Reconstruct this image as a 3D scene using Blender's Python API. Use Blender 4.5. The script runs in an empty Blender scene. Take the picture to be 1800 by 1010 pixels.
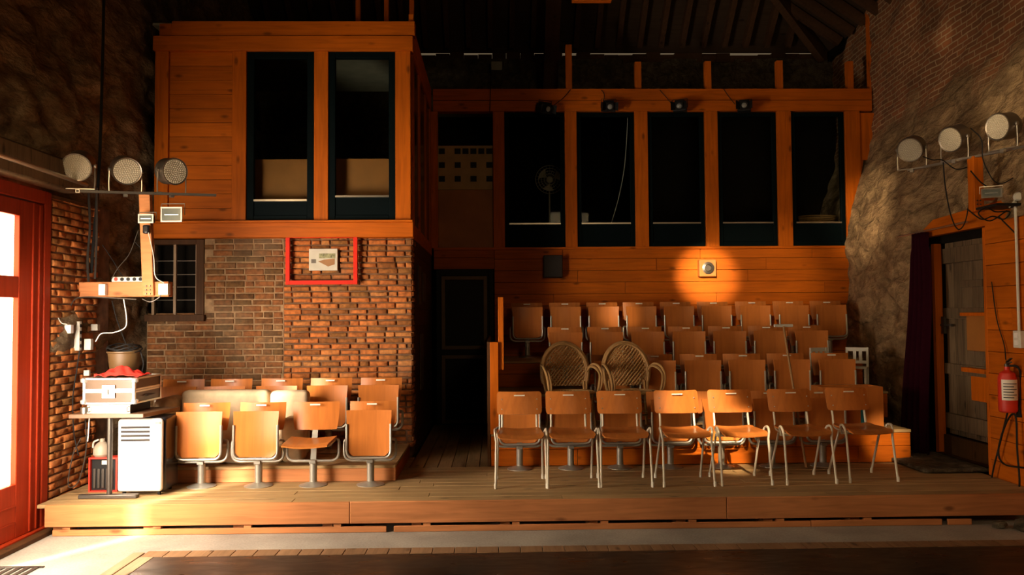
import bpy, math, random
from mathutils import Vector, Matrix, noise
random.seed(7)
SC = bpy.context.scene
COL = SC.collection
# ------------------------------------------------------------------ camera
F = 1400.0
yaw, tilt, roll = math.atan(30/F), math.atan(50/F), 0.007
EYE = Vector((0, 0, 1.76))
fw = Vector((math.sin(yaw)*math.cos(tilt), math.cos(yaw)*math.cos(tilt), math.sin(tilt)))
rt = fw.cross(Vector((0, 0, 1))).normalized(); up = rt.cross(fw)
rt, up = rt*math.cos(roll)-up*math.sin(roll), up*math.cos(roll)+rt*math.sin(roll)
cd = bpy.data.cameras.new('camera'); cam = bpy.data.objects.new('camera', cd); COL.objects.link(cam)
cd.sensor_width = 36; cd.lens = 36*F/1800; cd.clip_start = .05; cd.clip_end = 100
cam.matrix_world = Matrix(((rt.x, up.x, -fw.x, EYE.x), (rt.y, up.y, -fw.y, EYE.y), (rt.z, up.z, -fw.z, EYE.z), (0, 0, 0, 1)))
SC.camera = cam
def ray(x, y): return fw*F+rt*(x-900)-up*(y-505)
def PY(x, y, Y): d = ray(x, y); return EYE+d*(Y/d.y)          # photo pixel onto the plane Y
def PX(x, y, X): d = ray(x, y); return EYE+d*(X/d.x)
def PZ(x, y, z): d = ray(x, y); return EYE+d*((z-EYE.z)/d.z)
# ------------------------------------------------------------------ view, world, lights
SC.view_settings.view_transform = 'Standard'; SC.view_settings.look = 'None'
SC.view_settings.exposure = 0.0; SC.view_settings.gamma = 1.0; SC.view_settings.use_curve_mapping = False
w = bpy.data.worlds.new('world'); SC.world = w; w.use_nodes = True
w.node_tree.nodes['Background'].inputs[0].default_value = (1.0, .72, .42, 1)
w.node_tree.nodes['Background'].inputs[1].default_value = .11
def aim(o, p, q):
    o.location = p; o.rotation_euler = (Vector(q)-Vector(p)).to_track_quat('-Z', 'Y').to_euler()
def spot(name, p, q, power, deg, blend=.4, col=(1, .76, .48), rad=.05):
    l = bpy.data.lights.new(name, 'SPOT'); l.energy = power; l.spot_size = math.radians(deg); l.spot_blend = blend
    l.color = col; l.shadow_soft_size = rad; o = bpy.data.objects.new(name, l); COL.objects.link(o); aim(o, p, q); return o
def area(name, p, q, power, sx, sy, col=(1, .76, .48), spread=180):
    l = bpy.data.lights.new(name, 'AREA'); l.shape = 'RECTANGLE'; l.size = sx; l.size_y = sy; l.energy = power; l.color = col
    l.spread = math.radians(spread)
    o = bpy.data.objects.new(name, l); COL.objects.link(o); aim(o, p, q); return o
WARM = (1, .70, .38)
# low sun that comes in through the gap beside the red door and draws a streak over the floor and step
sl = bpy.data.lights.new('sun', 'SUN'); sl.energy = 22; sl.angle = math.radians(4); sl.color = (1, .88, .72)
so = bpy.data.objects.new('sun', sl); COL.objects.link(so)
aim(so, (-10, 2, 6), (-10+.66, 2+1.0, 6-.50))
LEAF_LIGHT = 12.0                                                # glow of the frosted panes of the red door
area('window_light_front_left', (-3.4, 4.9, 3.05), (-.9, 8.6, 2.5), 17, .9, 1.0, WARM, 120)  # added fill near the left wall, no window stands there
area('window_light_front_right', (2.2, -1.0, 4.2), (5.0, 9.2, 3.0), 21, 1.2, 1.2, WARM, 110)  # added fill from behind the camera, no window is built for it
area('window_light_right_wall', (-.2, 1.2, 3.6), (4.9, 6.7, 2.4), 9, 1.0, 1.0, WARM, 65)  # unseen fill added to brighten the right wall
area('window_light_front_row', (-2.6, 3.4, 1.5), (2.2, 7.2, .7), 3, .7, .7, WARM, 60)  # unseen fill added mid-room for the front row of chairs
area('door_light', (-3.5, 5.35, 1.3), (-1.6, 7.8, .5), 145, .9, 1.8, (1, .85, .70), 140)
spot('shaft_on_chairs', (-1.5, -.5, 5.2), PY(1228, 712, 7.4), 11000, 4.6, .8, rad=.08)
spot('shaft_on_floor', (2.6, -.5, 5.2), PZ(1270, 816, .25), 9000, 3.6, .6, rad=.05)
spot('shaft_on_riser', (2.6, -.5, 4.6), PY(1560, 772, 8.1), 4200, 3.6, .9, rad=.05)
spot('shaft_on_back_wall', (-1.2, -.5, 4.6), PY(1243, 486, 11.2), 24000, 4.6, 1, rad=.05)
spot('shaft_beside_lamp', (-1.2, -.5, 4.6), PY(1330, 490, 11.2), 2600, 9, .7, rad=.2)
spot('shaft_on_top_row', (-2.2, -.5, 5.2), PY(1088, 552, 10.6), 5200, 3.0, 1, rad=.06)
spot('shaft_on_stone', (-3.0, 2.5, 3.4), PY(1550, 390, 11.0), 5200, 8, .9, rad=.1)
spot('shaft_on_near_stone', (-2.6, 3.0, 3.0), PX(1790, 190, 4.9), 1800, 9, 1, rad=.1)
spot('shaft_on_brick', (-2.6, 3.0, 3.0), PY(1655, 60, 9.0), 1100, 2.4, .9, rad=.05)
# ------------------------------------------------------------------ helpers
def tag(o, label=None, cat=None, group=None, kind=None):
    if label: o['label'] = label
    if cat: o['category'] = cat
    if group: o['group'] = group
    if kind: o['kind'] = kind
    return o
def thing(name, label, cat, loc=(0, 0, 0), rz=0, group=None):
    o = bpy.data.objects.new(name, None); o.empty_display_size = .1; COL.objects.link(o)
    o.location = loc; o.rotation_euler = (0, 0, rz)
    return tag(o, label, cat, group)
def copy_tree(o, parent=None):
    c = o.copy(); COL.objects.link(c)
    if parent: c.parent = parent
    for ch in list(o.children): copy_tree(ch, c)
    return c
class MB:
    def __init__(s): s.v = []; s.f = []
    def add(s, vs, fs):
        n = len(s.v); s.v += [tuple(v) for v in vs]; s.f += [tuple(i+n for i in f) for f in fs]; return s
    def b(s, x0, x1, y0, y1, z0, z1):
        return s.add([(x0, y0, z0), (x1, y0, z0), (x1, y1, z0), (x0, y1, z0), (x0, y0, z1), (x1, y0, z1), (x1, y1, z1), (x0, y1, z1)],
                     [(0, 3, 2, 1), (4, 5, 6, 7), (0, 1, 5, 4), (1, 2, 6, 5), (2, 3, 7, 6), (3, 0, 4, 7)])
    def ob(s, c, size, M=None):                                  # oriented box
        h = [k/2 for k in size]; M = M or Matrix.Identity(3)
        vs = [Vector(c)+M@Vector((sx*h[0], sy*h[1], sz*h[2])) for sz in (-1, 1) for sx, sy in ((-1, -1), (1, -1), (1, 1), (-1, 1))]
        return s.add(vs, [(0, 3, 2, 1), (4, 5, 6, 7), (0, 1, 5, 4), (1, 2, 6, 5), (2, 3, 7, 6), (3, 0, 4, 7)])
    def bar(s, p, q, wd, th, upv=(0, 0, 1)):                      # box beam from p to q
        p, q = Vector(p), Vector(q); d = (q-p); L = d.length; d.normalize(); u = Vector(upv)
        if abs(d.dot(u)) > .98: u = Vector((0, 1, 0))
        a = d.cross(u).normalized(); c = a.cross(d)
        return s.ob((p+q)/2, (L, wd, th), Matrix((d, a, c)).transposed())
    def tube(s, pts, r, n=8, closed=False, r2=None):
        pts = [Vector(p) for p in pts]; m = len(pts); rings = []; prev = None
        for i, p in enumerate(pts):
            if closed: t = pts[(i+1) % m]-pts[i-1]
            else: t = pts[min(i+1, m-1)]-pts[max(i-1, 0)]
            if t.length < 1e-9: t = Vector((0, 0, 1))
            t.normalize()
            if prev is None:
                a = t.orthogonal().normalized()
            else:
                a = prev-t*prev.dot(t)
                a = a.normalized() if a.length > 1e-6 else t.orthogonal().normalized()
            prev = a; c = t.cross(a); rr = r if r2 is None else r+(r2-r)*i/(m-1)
            rings.append([p+(a*math.cos(2*math.pi*k/n)+c*math.sin(2*math.pi*k/n))*rr for k in range(n)])
        vs = [v for g in rings for v in g]; fs = []
        for i in range(m if closed else m-1):
            j = (i+1) % m
            for k in range(n): fs.append((i*n+k, i*n+(k+1) % n, j*n+(k+1) % n, j*n+k))
        if not closed: fs += [tuple(range(n-1, -1, -1)), tuple((m-1)*n+k for k in range(n))]
        return s.add(vs, fs)
    def lathe(s, prof, c=(0, 0, 0), axis=(0, 0, 1), n=20):         # prof: (radius, height)
        q = Vector(axis).to_track_quat('Z', 'Y').to_matrix(); vs = []; fs = []
        for r, h in prof:
            for k in range(n):
                a = 2*math.pi*k/n; vs.append(Vector(c)+q@Vector((r*math.cos(a), r*math.sin(a), h)))
        for i in range(len(prof)-1):
            for k in range(n): fs.append((i*n+k, i*n+(k+1) % n, (i+1)*n+(k+1) % n, (i+1)*n+k))
        fs += [tuple(range(n-1, -1, -1)), tuple((len(prof)-1)*n+k for k in range(n))]
        return s.add(vs, fs)
    def sheet(s, fn, nu, nv, th):                                 # curved board: fn(u,v)->point, u,v in 0..1
        P = [[Vector(fn(i/nu, j/nv)) for i in range(nu+1)] for j in range(nv+1)]
        N = []
        for j in range(nv+1):
            r_ = []
            for i in range(nu+1):
                a = P[j][min(i+1, nu)]-P[j][max(i-1, 0)]; b_ = P[min(j+1, nv)][i]-P[max(j-1, 0)][i]
                c = a.cross(b_); r_.append(c.normalized() if c.length > 1e-12 else Vector((0, 1, 0)))
            N.append(r_)
        W = nu+1; vs = [P[j][i]+N[j][i]*th/2 for j in range(nv+1) for i in range(W)]+[P[j][i]-N[j][i]*th/2 for j in range(nv+1) for i in range(W)]
        o = W*(nv+1); fs = []
        for j in range(nv):
            for i in range(nu):
                a, b_, c, d = j*W+i, j*W+i+1, (j+1)*W+i+1, (j+1)*W+i
                fs += [(a, b_, c, d), (o+d, o+c, o+b_, o+a)]
        rim = [i for i in range(W)]+[j*W+nu for j in range(1, nv+1)]+[nv*W+i for i in range(nu-1, -1, -1)]+[j*W for j in range(nv-1, 0, -1)]
        for k in range(len(rim)):
            a, b_ = rim[k], rim[(k+1) % len(rim)]; fs.append((b_, a, o+a, o+b_))
        return s.add(vs, fs)
    def build(s, name, mat, parent=None, bevel=0, smooth=True, angle=35, seg=2):
        me = bpy.data.meshes.new(name); me.from_pydata(s.v, [], s.f); me.update()
        if smooth:
            me.polygons.foreach_set('use_smooth', [True]*len(me.polygons)); me.set_sharp_from_angle(angle=math.radians(angle))
        me.materials.append(mat); o = bpy.data.objects.new(name, me); COL.objects.link(o)
        if parent: o.parent = parent
        if bevel:
            m = o.modifiers.new('bevel', 'BEVEL'); m.width = bevel; m.segments = seg; m.limit_method = 'ANGLE'; m.angle_limit = math.radians(40)
        return o
def struct(o): o['kind'] = 'structure'; return o
def curve(pts, n=6):                                              # smooth polyline through points
    p = [Vector(q) for q in pts]; p = [p[0]*2-p[1]]+p+[p[-1]*2-p[-2]]; out = []
    for i in range(1, len(p)-2):
        for k in range(n):
            t = k/n; out.append(.5*((2*p[i])+(-p[i-1]+p[i+1])*t+(2*p[i-1]-5*p[i]+4*p[i+1]-p[i+2])*t*t+(-p[i-1]+3*p[i]-3*p[i+1]+p[i+2])*t**3))
    return out+[p[-2]]
def fillet(pts, r, n=5):                                          # polyline with rounded corners
    p = [Vector(q) for q in pts]; out = [p[0]]
    for i in range(1, len(p)-1):
        a, b_ = (p[i-1]-p[i]), (p[i+1]-p[i]); ra = min(r, a.length*.49, b_.length*.49); a.normalize(); b_.normalize()
        s_, e_ = p[i]+a*ra, p[i]+b_*ra
        for k in range(n+1):
            t = k/n; out.append(s_*(1-t)**2+p[i]*2*t*(1-t)+e_*t*t)
    return out+[p[-1]]
# ------------------------------------------------------------------ materials
class NT:
    def __init__(s, name):
        s.m = bpy.data.materials.new(name); s.m.use_nodes = True; s.t = s.m.node_tree; s.bs = s.t.nodes['Principled BSDF']
    def n(s, typ, **kw):
        o = s.t.nodes.new(typ)
        for k, v in kw.items():
            if k.startswith('i_'):
                key = k[2:]; key = int(key) if key.isdigit() else key.replace('_', ' '); o.inputs[key].default_value = v
            else: setattr(o, k, v)
        return o
    def l(s, a, b_): s.t.links.new(a, b_)
    def ramp(s, fac, stops):
        r = s.n('ShaderNodeValToRGB'); e = r.color_ramp.elements
        while len(e) < len(stops): e.new(.5)
        for k, (p, c) in enumerate(stops): e[k].position = p; e[k].color = (*c, 1) if len(c) == 3 else c
        s.l(fac, r.inputs[0]); return r.outputs[0]
    def mix(s, fac, a, b_, mode='MIX'):
        m = s.n('ShaderNodeMix', data_type='RGBA', blend_type=mode)
        for sock, v in ((m.inputs[0], fac), (m.inputs[6], a), (m.inputs[7], b_)):
            if hasattr(v, 'is_output') or hasattr(v, 'links'): s.l(v, sock)
            else: sock.default_value = v if not isinstance(v, tuple) else ((*v, 1) if len(v) == 3 else v)
        return m.outputs[2]
    def math(s, op, a, b_=None):
        m = s.n('ShaderNodeMath', operation=op)
        for k, v in enumerate((a, b_)):
            if v is None: continue
            if hasattr(v, 'links'): s.l(v, m.inputs[k])
            else: m.inputs[k].default_value = v
        return m.outputs[0]
    def coords(s, scale=(1, 1, 1), src='Object', jitter=0):
        tc = s.n('ShaderNodeTexCoord'); out = tc.outputs[src]
        if jitter:
            g = s.n('ShaderNodeNewGeometry'); k = s.math('MULTIPLY', g.outputs['Random Per Island'], jitter)
            va = s.n('ShaderNodeVectorMath', operation='ADD'); s.l(out, va.inputs[0]); s.l(k, va.inputs[1]); out = va.outputs[0]
        mp = s.n('ShaderNodeMapping'); mp.inputs['Scale'].default_value = scale; s.l(out, mp.inputs[0]); return mp.outputs[0]
    def bump(s, h, strength=.3, dist=.01):
        b_ = s.n('ShaderNodeBump'); b_.inputs['Strength'].default_value = strength; b_.inputs['Distance'].default_value = dist
        s.l(h, b_.inputs['Height']); s.l(b_.outputs[0], s.bs.inputs['Normal'])
def mul(c, k): return tuple(min(1, x*k) for x in c)
def plain(name, col, rough=.5, metal=0, var=.12, sc=6, emit=None, es=0, spec=None, bump=0):
    t = NT(name); nz = t.n('ShaderNodeTexNoise'); t.l(t.coords(), nz.inputs['Vector']); nz.inputs['Scale'].default_value = sc; nz.inputs['Detail'].default_value = 4
    t.l(t.ramp(nz.outputs[0], [(.3, mul(col, 1-var)), (.7, mul(col, 1+var))]), t.bs.inputs['Base Color'])
    t.bs.inputs['Roughness'].default_value = rough; t.bs.inputs['Metallic'].default_value = metal
    if spec is not None: t.bs.inputs['Specular IOR Level'].default_value = spec
    if emit: t.bs.inputs['Emission Color'].default_value = (*emit, 1); t.bs.inputs['Emission Strength'].default_value = es
    if bump: t.bump(nz.outputs[0], bump, .01)
    return t.m
def wood(name, col, ax='X', rough=.5, dark=.74, knots=True, isl=.3, sc=1.0, bump=.15):
    t = NT(name); lo, hi = 1.1*sc, 16*sc
    s_ = {'X': (lo, hi, hi), 'Y': (hi, lo, hi), 'Z': (hi, hi, lo)}[ax]
    v = t.coords(s_, jitter=9)
    nz = t.n('ShaderNodeTexNoise'); t.l(v, nz.inputs['Vector']); t.bs.inputs['Specular IOR Level'].default_value = .15; nz.inputs['Scale'].default_value = 1.6; nz.inputs['Detail'].default_value = 6; nz.inputs['Distortion'].default_value = .9
    c = t.ramp(nz.outputs[0], [(.28, mul(col, dark)), (.5, mul(col, .95)), (.75, mul(col, 1.12))])
    g = t.n('ShaderNodeNewGeometry'); k = t.math('ADD', t.math('MULTIPLY', g.outputs['Random Per Island'], isl*2), 1-isl)
    hs = t.n('ShaderNodeHueSaturation'); t.l(c, hs.inputs['Color']); t.l(k, hs.inputs['Value']); c = hs.outputs[0]
    if knots:
        ks = {'X': (2.2, 5, 5), 'Y': (5, 2.2, 5), 'Z': (5, 5, 2.2)}[ax]
        vo = t.n('ShaderNodeTexVoronoi'); t.l(t.coords(ks, jitter=5), vo.inputs['Vector']); vo.inputs['Scale'].default_value = 1.1
        kn = t.ramp(vo.outputs['Distance'], [(.06, (1, 1, 1)), (.15, (0, 0, 0))]); c = t.mix(t.math('MULTIPLY', kn, .75), c, mul(col, .22))
    bl = t.n('ShaderNodeTexNoise'); t.l(t.coords(), bl.inputs['Vector']); bl.inputs['Scale'].default_value = 1.1; bl.inputs['Detail'].default_value = 3
    c = t.mix(1.0, c, t.ramp(bl.outputs[0], [(.3, (.72, .70, .68)), (.65, (1, 1, 1))]), 'MULTIPLY')
    t.l(c, t.bs.inputs['Base Color']); t.bs.inputs['Roughness'].default_value = rough
    t.bump(nz.outputs[0], bump, .004); return t.m
def brick_isl(name, col, var=.5, green=False):
    t = NT(name); g = t.n('ShaderNodeNewGeometry')
    c = t.ramp(g.outputs['Random Per Island'], [(0, mul(col, .62)), (.2, (col[0]*.62, col[1]*.85, col[2]*.9)), (.45, col), (.75, mul(col, 1.2)), (1, (min(1, col[0]*1.2), col[1]*1.6, col[2]*2.0))])
    nz = t.n('ShaderNodeTexNoise'); t.l(t.coords(jitter=4), nz.inputs['Vector']); nz.inputs['Scale'].default_value = 22; nz.inputs['Detail'].default_value = 6
    c = t.mix(1.0, c, t.ramp(nz.outputs[0], [(.3, (.5, .5, .5)), (.65, (1.1, 1.05, 1))]), 'MULTIPLY')
    bl = t.n('ShaderNodeTexNoise'); t.l(t.coords(), bl.inputs['Vector']); bl.inputs['Scale'].default_value = 1.3; bl.inputs['Detail'].default_value = 5
    c = t.mix(t.ramp(bl.outputs[0], [(.52, (0, 0, 0)), (.72, (.75, .75, .75))]), c, (.17, .125, .07))
    t.l(c, t.bs.inputs['Base Color']); t.bs.inputs['Roughness'].default_value = .85; t.bs.inputs['Specular IOR Level'].default_value = .3
    t.bump(nz.outputs[0], .6, .006); return t.m
def stone(name, c1=(.50, .34, .18), c2=(.22, .145, .075), sc=1.0, bump=.9, ys=.5):
    t = NT(name); v = t.coords((1, ys, 1))
    n1 = t.n('ShaderNodeTexNoise'); t.l(v, n1.inputs['Vector']); n1.inputs['Scale'].default_value = 3*sc; n1.inputs['Detail'].default_value = 9; n1.inputs['Roughness'].default_value = .65
    wv = t.n('ShaderNodeVectorMath', operation='MULTIPLY_ADD'); t.l(n1.outputs['Color'], wv.inputs[0]); wv.inputs[1].default_value = (.35, .35, .35); t.l(v, wv.inputs[2])
    vo = t.n('ShaderNodeTexVoronoi', feature='DISTANCE_TO_EDGE'); t.l(wv.outputs[0], vo.inputs['Vector']); vo.inputs['Scale'].default_value = 3.6*sc
    n2 = t.n('ShaderNodeTexNoise'); t.l(v, n2.inputs['Vector']); n2.inputs['Scale'].default_value = 11*sc; n2.inputs['Detail'].default_value = 9; n2.inputs['Roughness'].default_value = .6
    c = t.ramp(n1.outputs[0], [(.3, c2), (.5, mul(c1, .7)), (.68, c1)])
    c = t.mix(1.0, c, t.ramp(n2.outputs[0], [(.3, (.55, .52, .5)), (.65, (1.1, 1.1, 1.1))]), 'MULTIPLY')
    c = t.mix(t.ramp(vo.outputs[0], [(0, (.35, .35, .35)), (.06, (0, 0, 0))]), c, mul(c2, .6))
    t.l(c, t.bs.inputs['Base Color']); t.bs.inputs['Roughness'].default_value = .93; t.bs.inputs['Specular IOR Level'].default_value = .2
    h = t.math('ADD', t.math('MULTIPLY', n2.outputs[0], 1.5), t.math('ADD', t.math('MULTIPLY', t.ramp(vo.outputs[0], [(0, (0, 0, 0)), (.12, (1, 1, 1))]), .35), n1.outputs[0]))
    t.bump(h, bump, .09); t.h = h; return t
OR = (.62, .20, .035)
M = {}
M['clad'] = wood('pine_cladding', (.56, .124, .004), 'X', .55, isl=.14)
M['clad_y'] = wood('pine_cladding_side', (.53, .118, .004), 'Y', .55, isl=.14)
M['post'] = wood('pine_post', (.60, .130, .004), 'Z', .5, isl=.1)
M['beam'] = wood('pine_beam', (.60, .130, .004), 'X', .5, isl=.1)
M['beam_y'] = wood('pine_beam_side', (.56, .126, .004), 'Y', .5, isl=.1)
M['deck'] = wood('worn_deck_boards', (.46, .295, .13), 'X', .6, isl=.12, dark=.6, bump=.3)
M['deck_y'] = wood('worn_deck_boards_long', (.36, .22, .10), 'Y', .6, isl=.2, dark=.6, bump=.3)
M['fascia'] = wood('step_fascia', (.60, .235, .085), 'X', .5, isl=.1)
M['ply'] = wood('orange_plywood', (.58, .185, .038), 'Z', .28, isl=0, knots=False, dark=.82, sc=.7, bump=.03)
M['plyx'] = wood('orange_plywood_flat', (.58, .185, .038), 'Y', .28, isl=0, knots=False, dark=.82, sc=.7, bump=.03)
M['darkwood'] = wood('dark_old_wood', (.085, .04, .017), 'Y', .7, isl=.2)
M['darkpost'] = wood('dark_brown_boards', (.085, .036, .012), 'Z', .6, isl=.2)
M['oldwood'] = wood('weathered_door_wood', (.17, .11, .06), 'Z', .75, isl=.25, dark=.45, bump=.4)
M['red'] = wood('red_paint', (.40, .034, .007), 'Z', .45, isl=.08, dark=.8, knots=False)
M['redframe'] = plain('red_frame_paint', (.70, .02, .004), .6, spec=.2)
M['metal'] = plain('grey_tube', (.36, .33, .27), .38, .55)
M['cream'] = plain('cream_tube', (.62, .55, .42), .35, .2)
M['steel'] = plain('steel', (.45, .40, .33), .3, .9)
M['dsteel'] = plain('dark_steel', (.10, .085, .07), .4, .7)
M['alu'] = plain('aluminium_edge', (.8, .78, .72), .3, .75)
M['black'] = plain('black_matt', (.010, .009, .008), .6, spec=.25)
M['blackg'] = plain('black_gloss', (.012, .011, .012), .2)
M['void'] = plain('dark_interior', (.010, .008, .006), .95, spec=.02)  # near-black: the shade of unlit rooms is put into this colour
M['teal'] = plain('dark_teal_paint', (.0012, .0045, .0052), .6, spec=.06)
M['white'] = plain('white_plastic', (.80, .76, .68), .4, var=.03)
M['dwhite'] = plain('dirty_white_paint', (.62, .58, .48), .5)
M['paper'] = plain('number_label', (.8, .72, .58), .5)
M['fabric'] = plain('cream_upholstery', (.62, .46, .28), .9, bump=.3, sc=14)
M['rattan'] = wood('rattan_cane', (.46, .26, .10), 'Z', .5, isl=.25, knots=False)
M['velvet'] = plain('dark_purple_velvet', (.022, .002, .006), .9, sc=20, spec=.04)
M['brown'] = plain('brown_board', (.36, .13, .02), .6, var=.15, sc=3)
M['rubber'] = plain('rubber_foot', (.03, .027, .025), .7)
M['redplastic'] = plain('red_plastic', (.62, .03, .012), .45)
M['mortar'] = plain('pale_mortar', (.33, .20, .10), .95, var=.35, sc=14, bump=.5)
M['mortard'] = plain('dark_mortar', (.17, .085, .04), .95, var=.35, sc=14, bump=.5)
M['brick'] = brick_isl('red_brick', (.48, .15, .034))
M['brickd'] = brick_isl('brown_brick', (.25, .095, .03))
M['stone'] = stone('rubble_plaster').m
M['stoneback'] = stone('back_stone', (.22, .17, .10), (.08, .06, .035), 1.3, ys=1).m
def glassy(name, tint=(.9, .9, .85), rough=.02, alpha=.12):
    t = NT(name); tr = t.n('ShaderNodeBsdfTransparent'); tr.inputs[0].default_value = (*tint, 1); gl = t.n('ShaderNodeBsdfGlossy'); gl.inputs['Roughness'].default_value = rough
    fr = t.n('ShaderNodeFresnel'); fr.inputs[0].default_value = 1.12; mx = t.n('ShaderNodeMixShader'); t.l(fr.outputs[0], mx.inputs[0]); t.l(tr.outputs[0], mx.inputs[1]); t.l(gl.outputs[0], mx.inputs[2])
    t.l(mx.outputs[0], t.t.nodes['Material Output'].inputs[0]); return t.m
M['glass'] = glassy('window_glass', (.85, .88, .85))
M['dim'] = plain('pale_upper_ceiling', (.20, .18, .13), .8)
M['frost'] = plain('frosted_daylight_glass', (.8, .75, .65), .5, emit=(1, .80, .50), es=LEAF_LIGHT)
# concrete floor
t = NT('concrete_floor'); n1 = t.n('ShaderNodeTexNoise'); t.l(t.coords(), n1.inputs['Vector']); n1.inputs['Scale'].default_value = 2.2; n1.inputs['Detail'].default_value = 9
n2 = t.n('ShaderNodeTexNoise'); t.l(t.coords(), n2.inputs['Vector']); n2.inputs['Scale'].default_value = 60; n2.inputs['Detail'].default_value = 3
c = t.ramp(n1.outputs[0], [(.3, (.27, .235, .19)), (.65, (.40, .355, .285))]); c = t.mix(1.0, c, t.ramp(n2.outputs[0], [(.3, (.8, .8, .8)), (.6, (1, 1, 1))]), 'MULTIPLY')
t.l(c, t.bs.inputs['Base Color']); t.bs.inputs['Roughness'].default_value = .75; t.bump(n2.outputs[0], .25, .004); M['concrete'] = t.m
# black dance floor, scuffed and glossy
t = NT('black_dance_floor'); n1 = t.n('ShaderNodeTexNoise'); t.l(t.coords((1, 3, 1)), n1.inputs['Vector']); n1.inputs['Scale'].default_value = 2.5; n1.inputs['Detail'].default_value = 8; n1.inputs['Distortion'].default_value = 1.5
t.l(t.ramp(n1.outputs[0], [(.35, (.008, .008, .007)), (.72, (.026, .025, .019))]), t.bs.inputs['Base Color'])
t.l(t.ramp(n1.outputs[0], [(.3, (.24, .24, .24)), (.7, (.5, .5, .5))]), t.bs.inputs['Roughness']); t.bs.inputs['Specular IOR Level'].default_value = .28; M['dance'] = t.m
# right wall: rubble below, brick courses above
t = stone('stone_and_brick', (.66, .43, .21), (.26, .16, .075), .9, 1.0)
tc = t.n('ShaderNodeTexCoord'); sp = t.n('ShaderNodeSeparateXYZ'); t.l(tc.outputs['Object'], sp.inputs[0]); cb = t.n('ShaderNodeCombineXYZ'); t.l(sp.outputs[1], cb.inputs[0]); t.l(sp.outputs[2], cb.inputs[1])
br = t.n('ShaderNodeTexBrick'); t.l(cb.outputs[0], br.inputs['Vector'])
br.inputs['Color1'].default_value = (.34, .13, .05, 1); br.inputs['Color2'].default_value = (.22, .10, .045, 1); br.inputs['Mortar'].default_value = (.50, .34, .19, 1)
br.inputs['Scale'].default_value = 1; br.inputs['Mortar Size'].default_value = .009; br.inputs['Brick Width'].default_value = .21; br.inputs['Row Height'].default_value = .066; br.inputs['Mortar Smooth'].default_value = .3
nb = t.n('ShaderNodeTexNoise'); t.l(tc.outputs['Object'], nb.inputs['Vector']); nb.inputs['Scale'].default_value = 1.6; nb.inputs['Detail'].default_value = 7
lv = t.math('ADD', sp.outputs[2], t.math('MULTIPLY', nb.outputs[0], 1.1)); msk = t.ramp(t.math('SUBTRACT', lv, 4.35), [(.35, (0, 0, 0)), (.6, (1, 1, 1))])
old = t.bs.inputs['Base Color'].links[0].from_socket; brc = t.mix(1.0, br.outputs[0], t.ramp(nb.outputs[0], [(.3, (.55, .55, .55)), (.7, (1.2, 1.15, 1.1))]), 'MULTIPLY')
t.l(t.mix(msk, old, brc), t.bs.inputs['Base Color'])
hb = t.mix(msk, t.h, t.math('SUBTRACT', 1.2, t.math('MULTIPLY', br.outputs['Fac'], .5))); bn = t.bs.inputs['Normal'].links[0].from_node; t.l(hb, bn.inputs['Height']); M['wall_right'] = t.m
# ================================================================== SETTING
XL = -3.8                                                        # left wall plane
def XR(Y, z): k = min(1, max(0, (z-2.7)/2.0)); return 5.0-.09*(11.2-Y)+.42*(k*k*(3-2*k))
def gridwall(name, mat, fn, nu, nv, amp, sc, nrm, keep=None):
    vs = []; fs = []
    for j in range(nv+1):
        for i in range(nu+1):
            p = Vector(fn(i/nu, j/nv)); p2 = Vector((p.x, p.y*(1 if nrm[1] else .5), p.z)); d = noise.fractal(p2*sc, 1.0, 2.1, 5)+.6*noise.noise(p2*sc*3.1)
            vs.append(p+Vector(nrm)*d*amp)
    for j in range(nv):
        for i in range(nu):
            if keep and not keep(fn((i+.5)/nu, (j+.5)/nv)): continue
            a = j*(nu+1)+i; fs.append((a, a+1, a+nu+2, a+nu+1))
    mb = MB(); mb.add(vs, fs); return struct(mb.build(name, mat, angle=180))
# floor
f = MB(); f.b(-5, 6.5, -4, 13.2, -.2, 0); struct(f.build('floor', M['concrete'], smooth=False))
# left wall: rough stone with the opening of the red door
gridwall('wall_left', M['stone'], lambda u, v: (XL, -4+17.2*u, 7.2*v), 420, 180, .075, 2.3, (1, 0, 0),
         lambda p: not (3.0 < p[1] < 6.82 and p[2] < 2.83))
gridwall('wall_right', M['wall_right'], lambda u, v: (XR(-4+17.2*u, 7.6*v), -4+17.2*u, 7.6*v), 430, 190, .05, 2.0, (-1, 0, 0),
         lambda p: not (5.6 < p[1] < 8.8 and p[2] < 2.6))
gridwall('wall_back', M['stoneback'], lambda u, v: (-4+10.5*u, 12.85, 5.95*v), 110, 70, .05, 1.6, (0, -1, 0))
r = MB(); r.b(-6, 8, -4.3, -4, -.2, 11); struct(r.build('wall_front', M['void'], smooth=False))
# roof: slope that rises from the back wall and slopes that rise from the side walls, with gaps at the eaves
ZB = 6.06
def back_z(Y): return ZB+.9*(12.9-Y)
def side_z(x): return 6.05+.68*(5.5-x)
roof = MB()
YH = lambda x: 12.9-(side_z(x)-ZB)/.9
xr = 1.2
hz = side_z(xr)
for dz in (0, .12):
    roof.add([(-3.8, 12.9, ZB+dz), (5.5, 12.9, ZB+dz), (xr, YH(xr), hz+dz), (-3.8, YH(xr), hz+dz)], [(0, 1, 2, 3)])
    roof.add([(5.5, 12.9, ZB+dz), (5.5, -4.2, 6.05+dz), (xr, -4.2, hz+dz), (xr, YH(xr), hz+dz)], [(0, 1, 2, 3)])
    roof.add([(-4.2, YH(xr), hz+dz), (xr, YH(xr), hz+dz), (xr, -4.2, hz+dz), (-4.2, -4.2, hz+dz)], [(0, 1, 2, 3)])
struct(roof.build('ceiling', wood('roof_boarding', (.06, .035, .018), 'X', .8, isl=.2), smooth=False))
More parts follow.
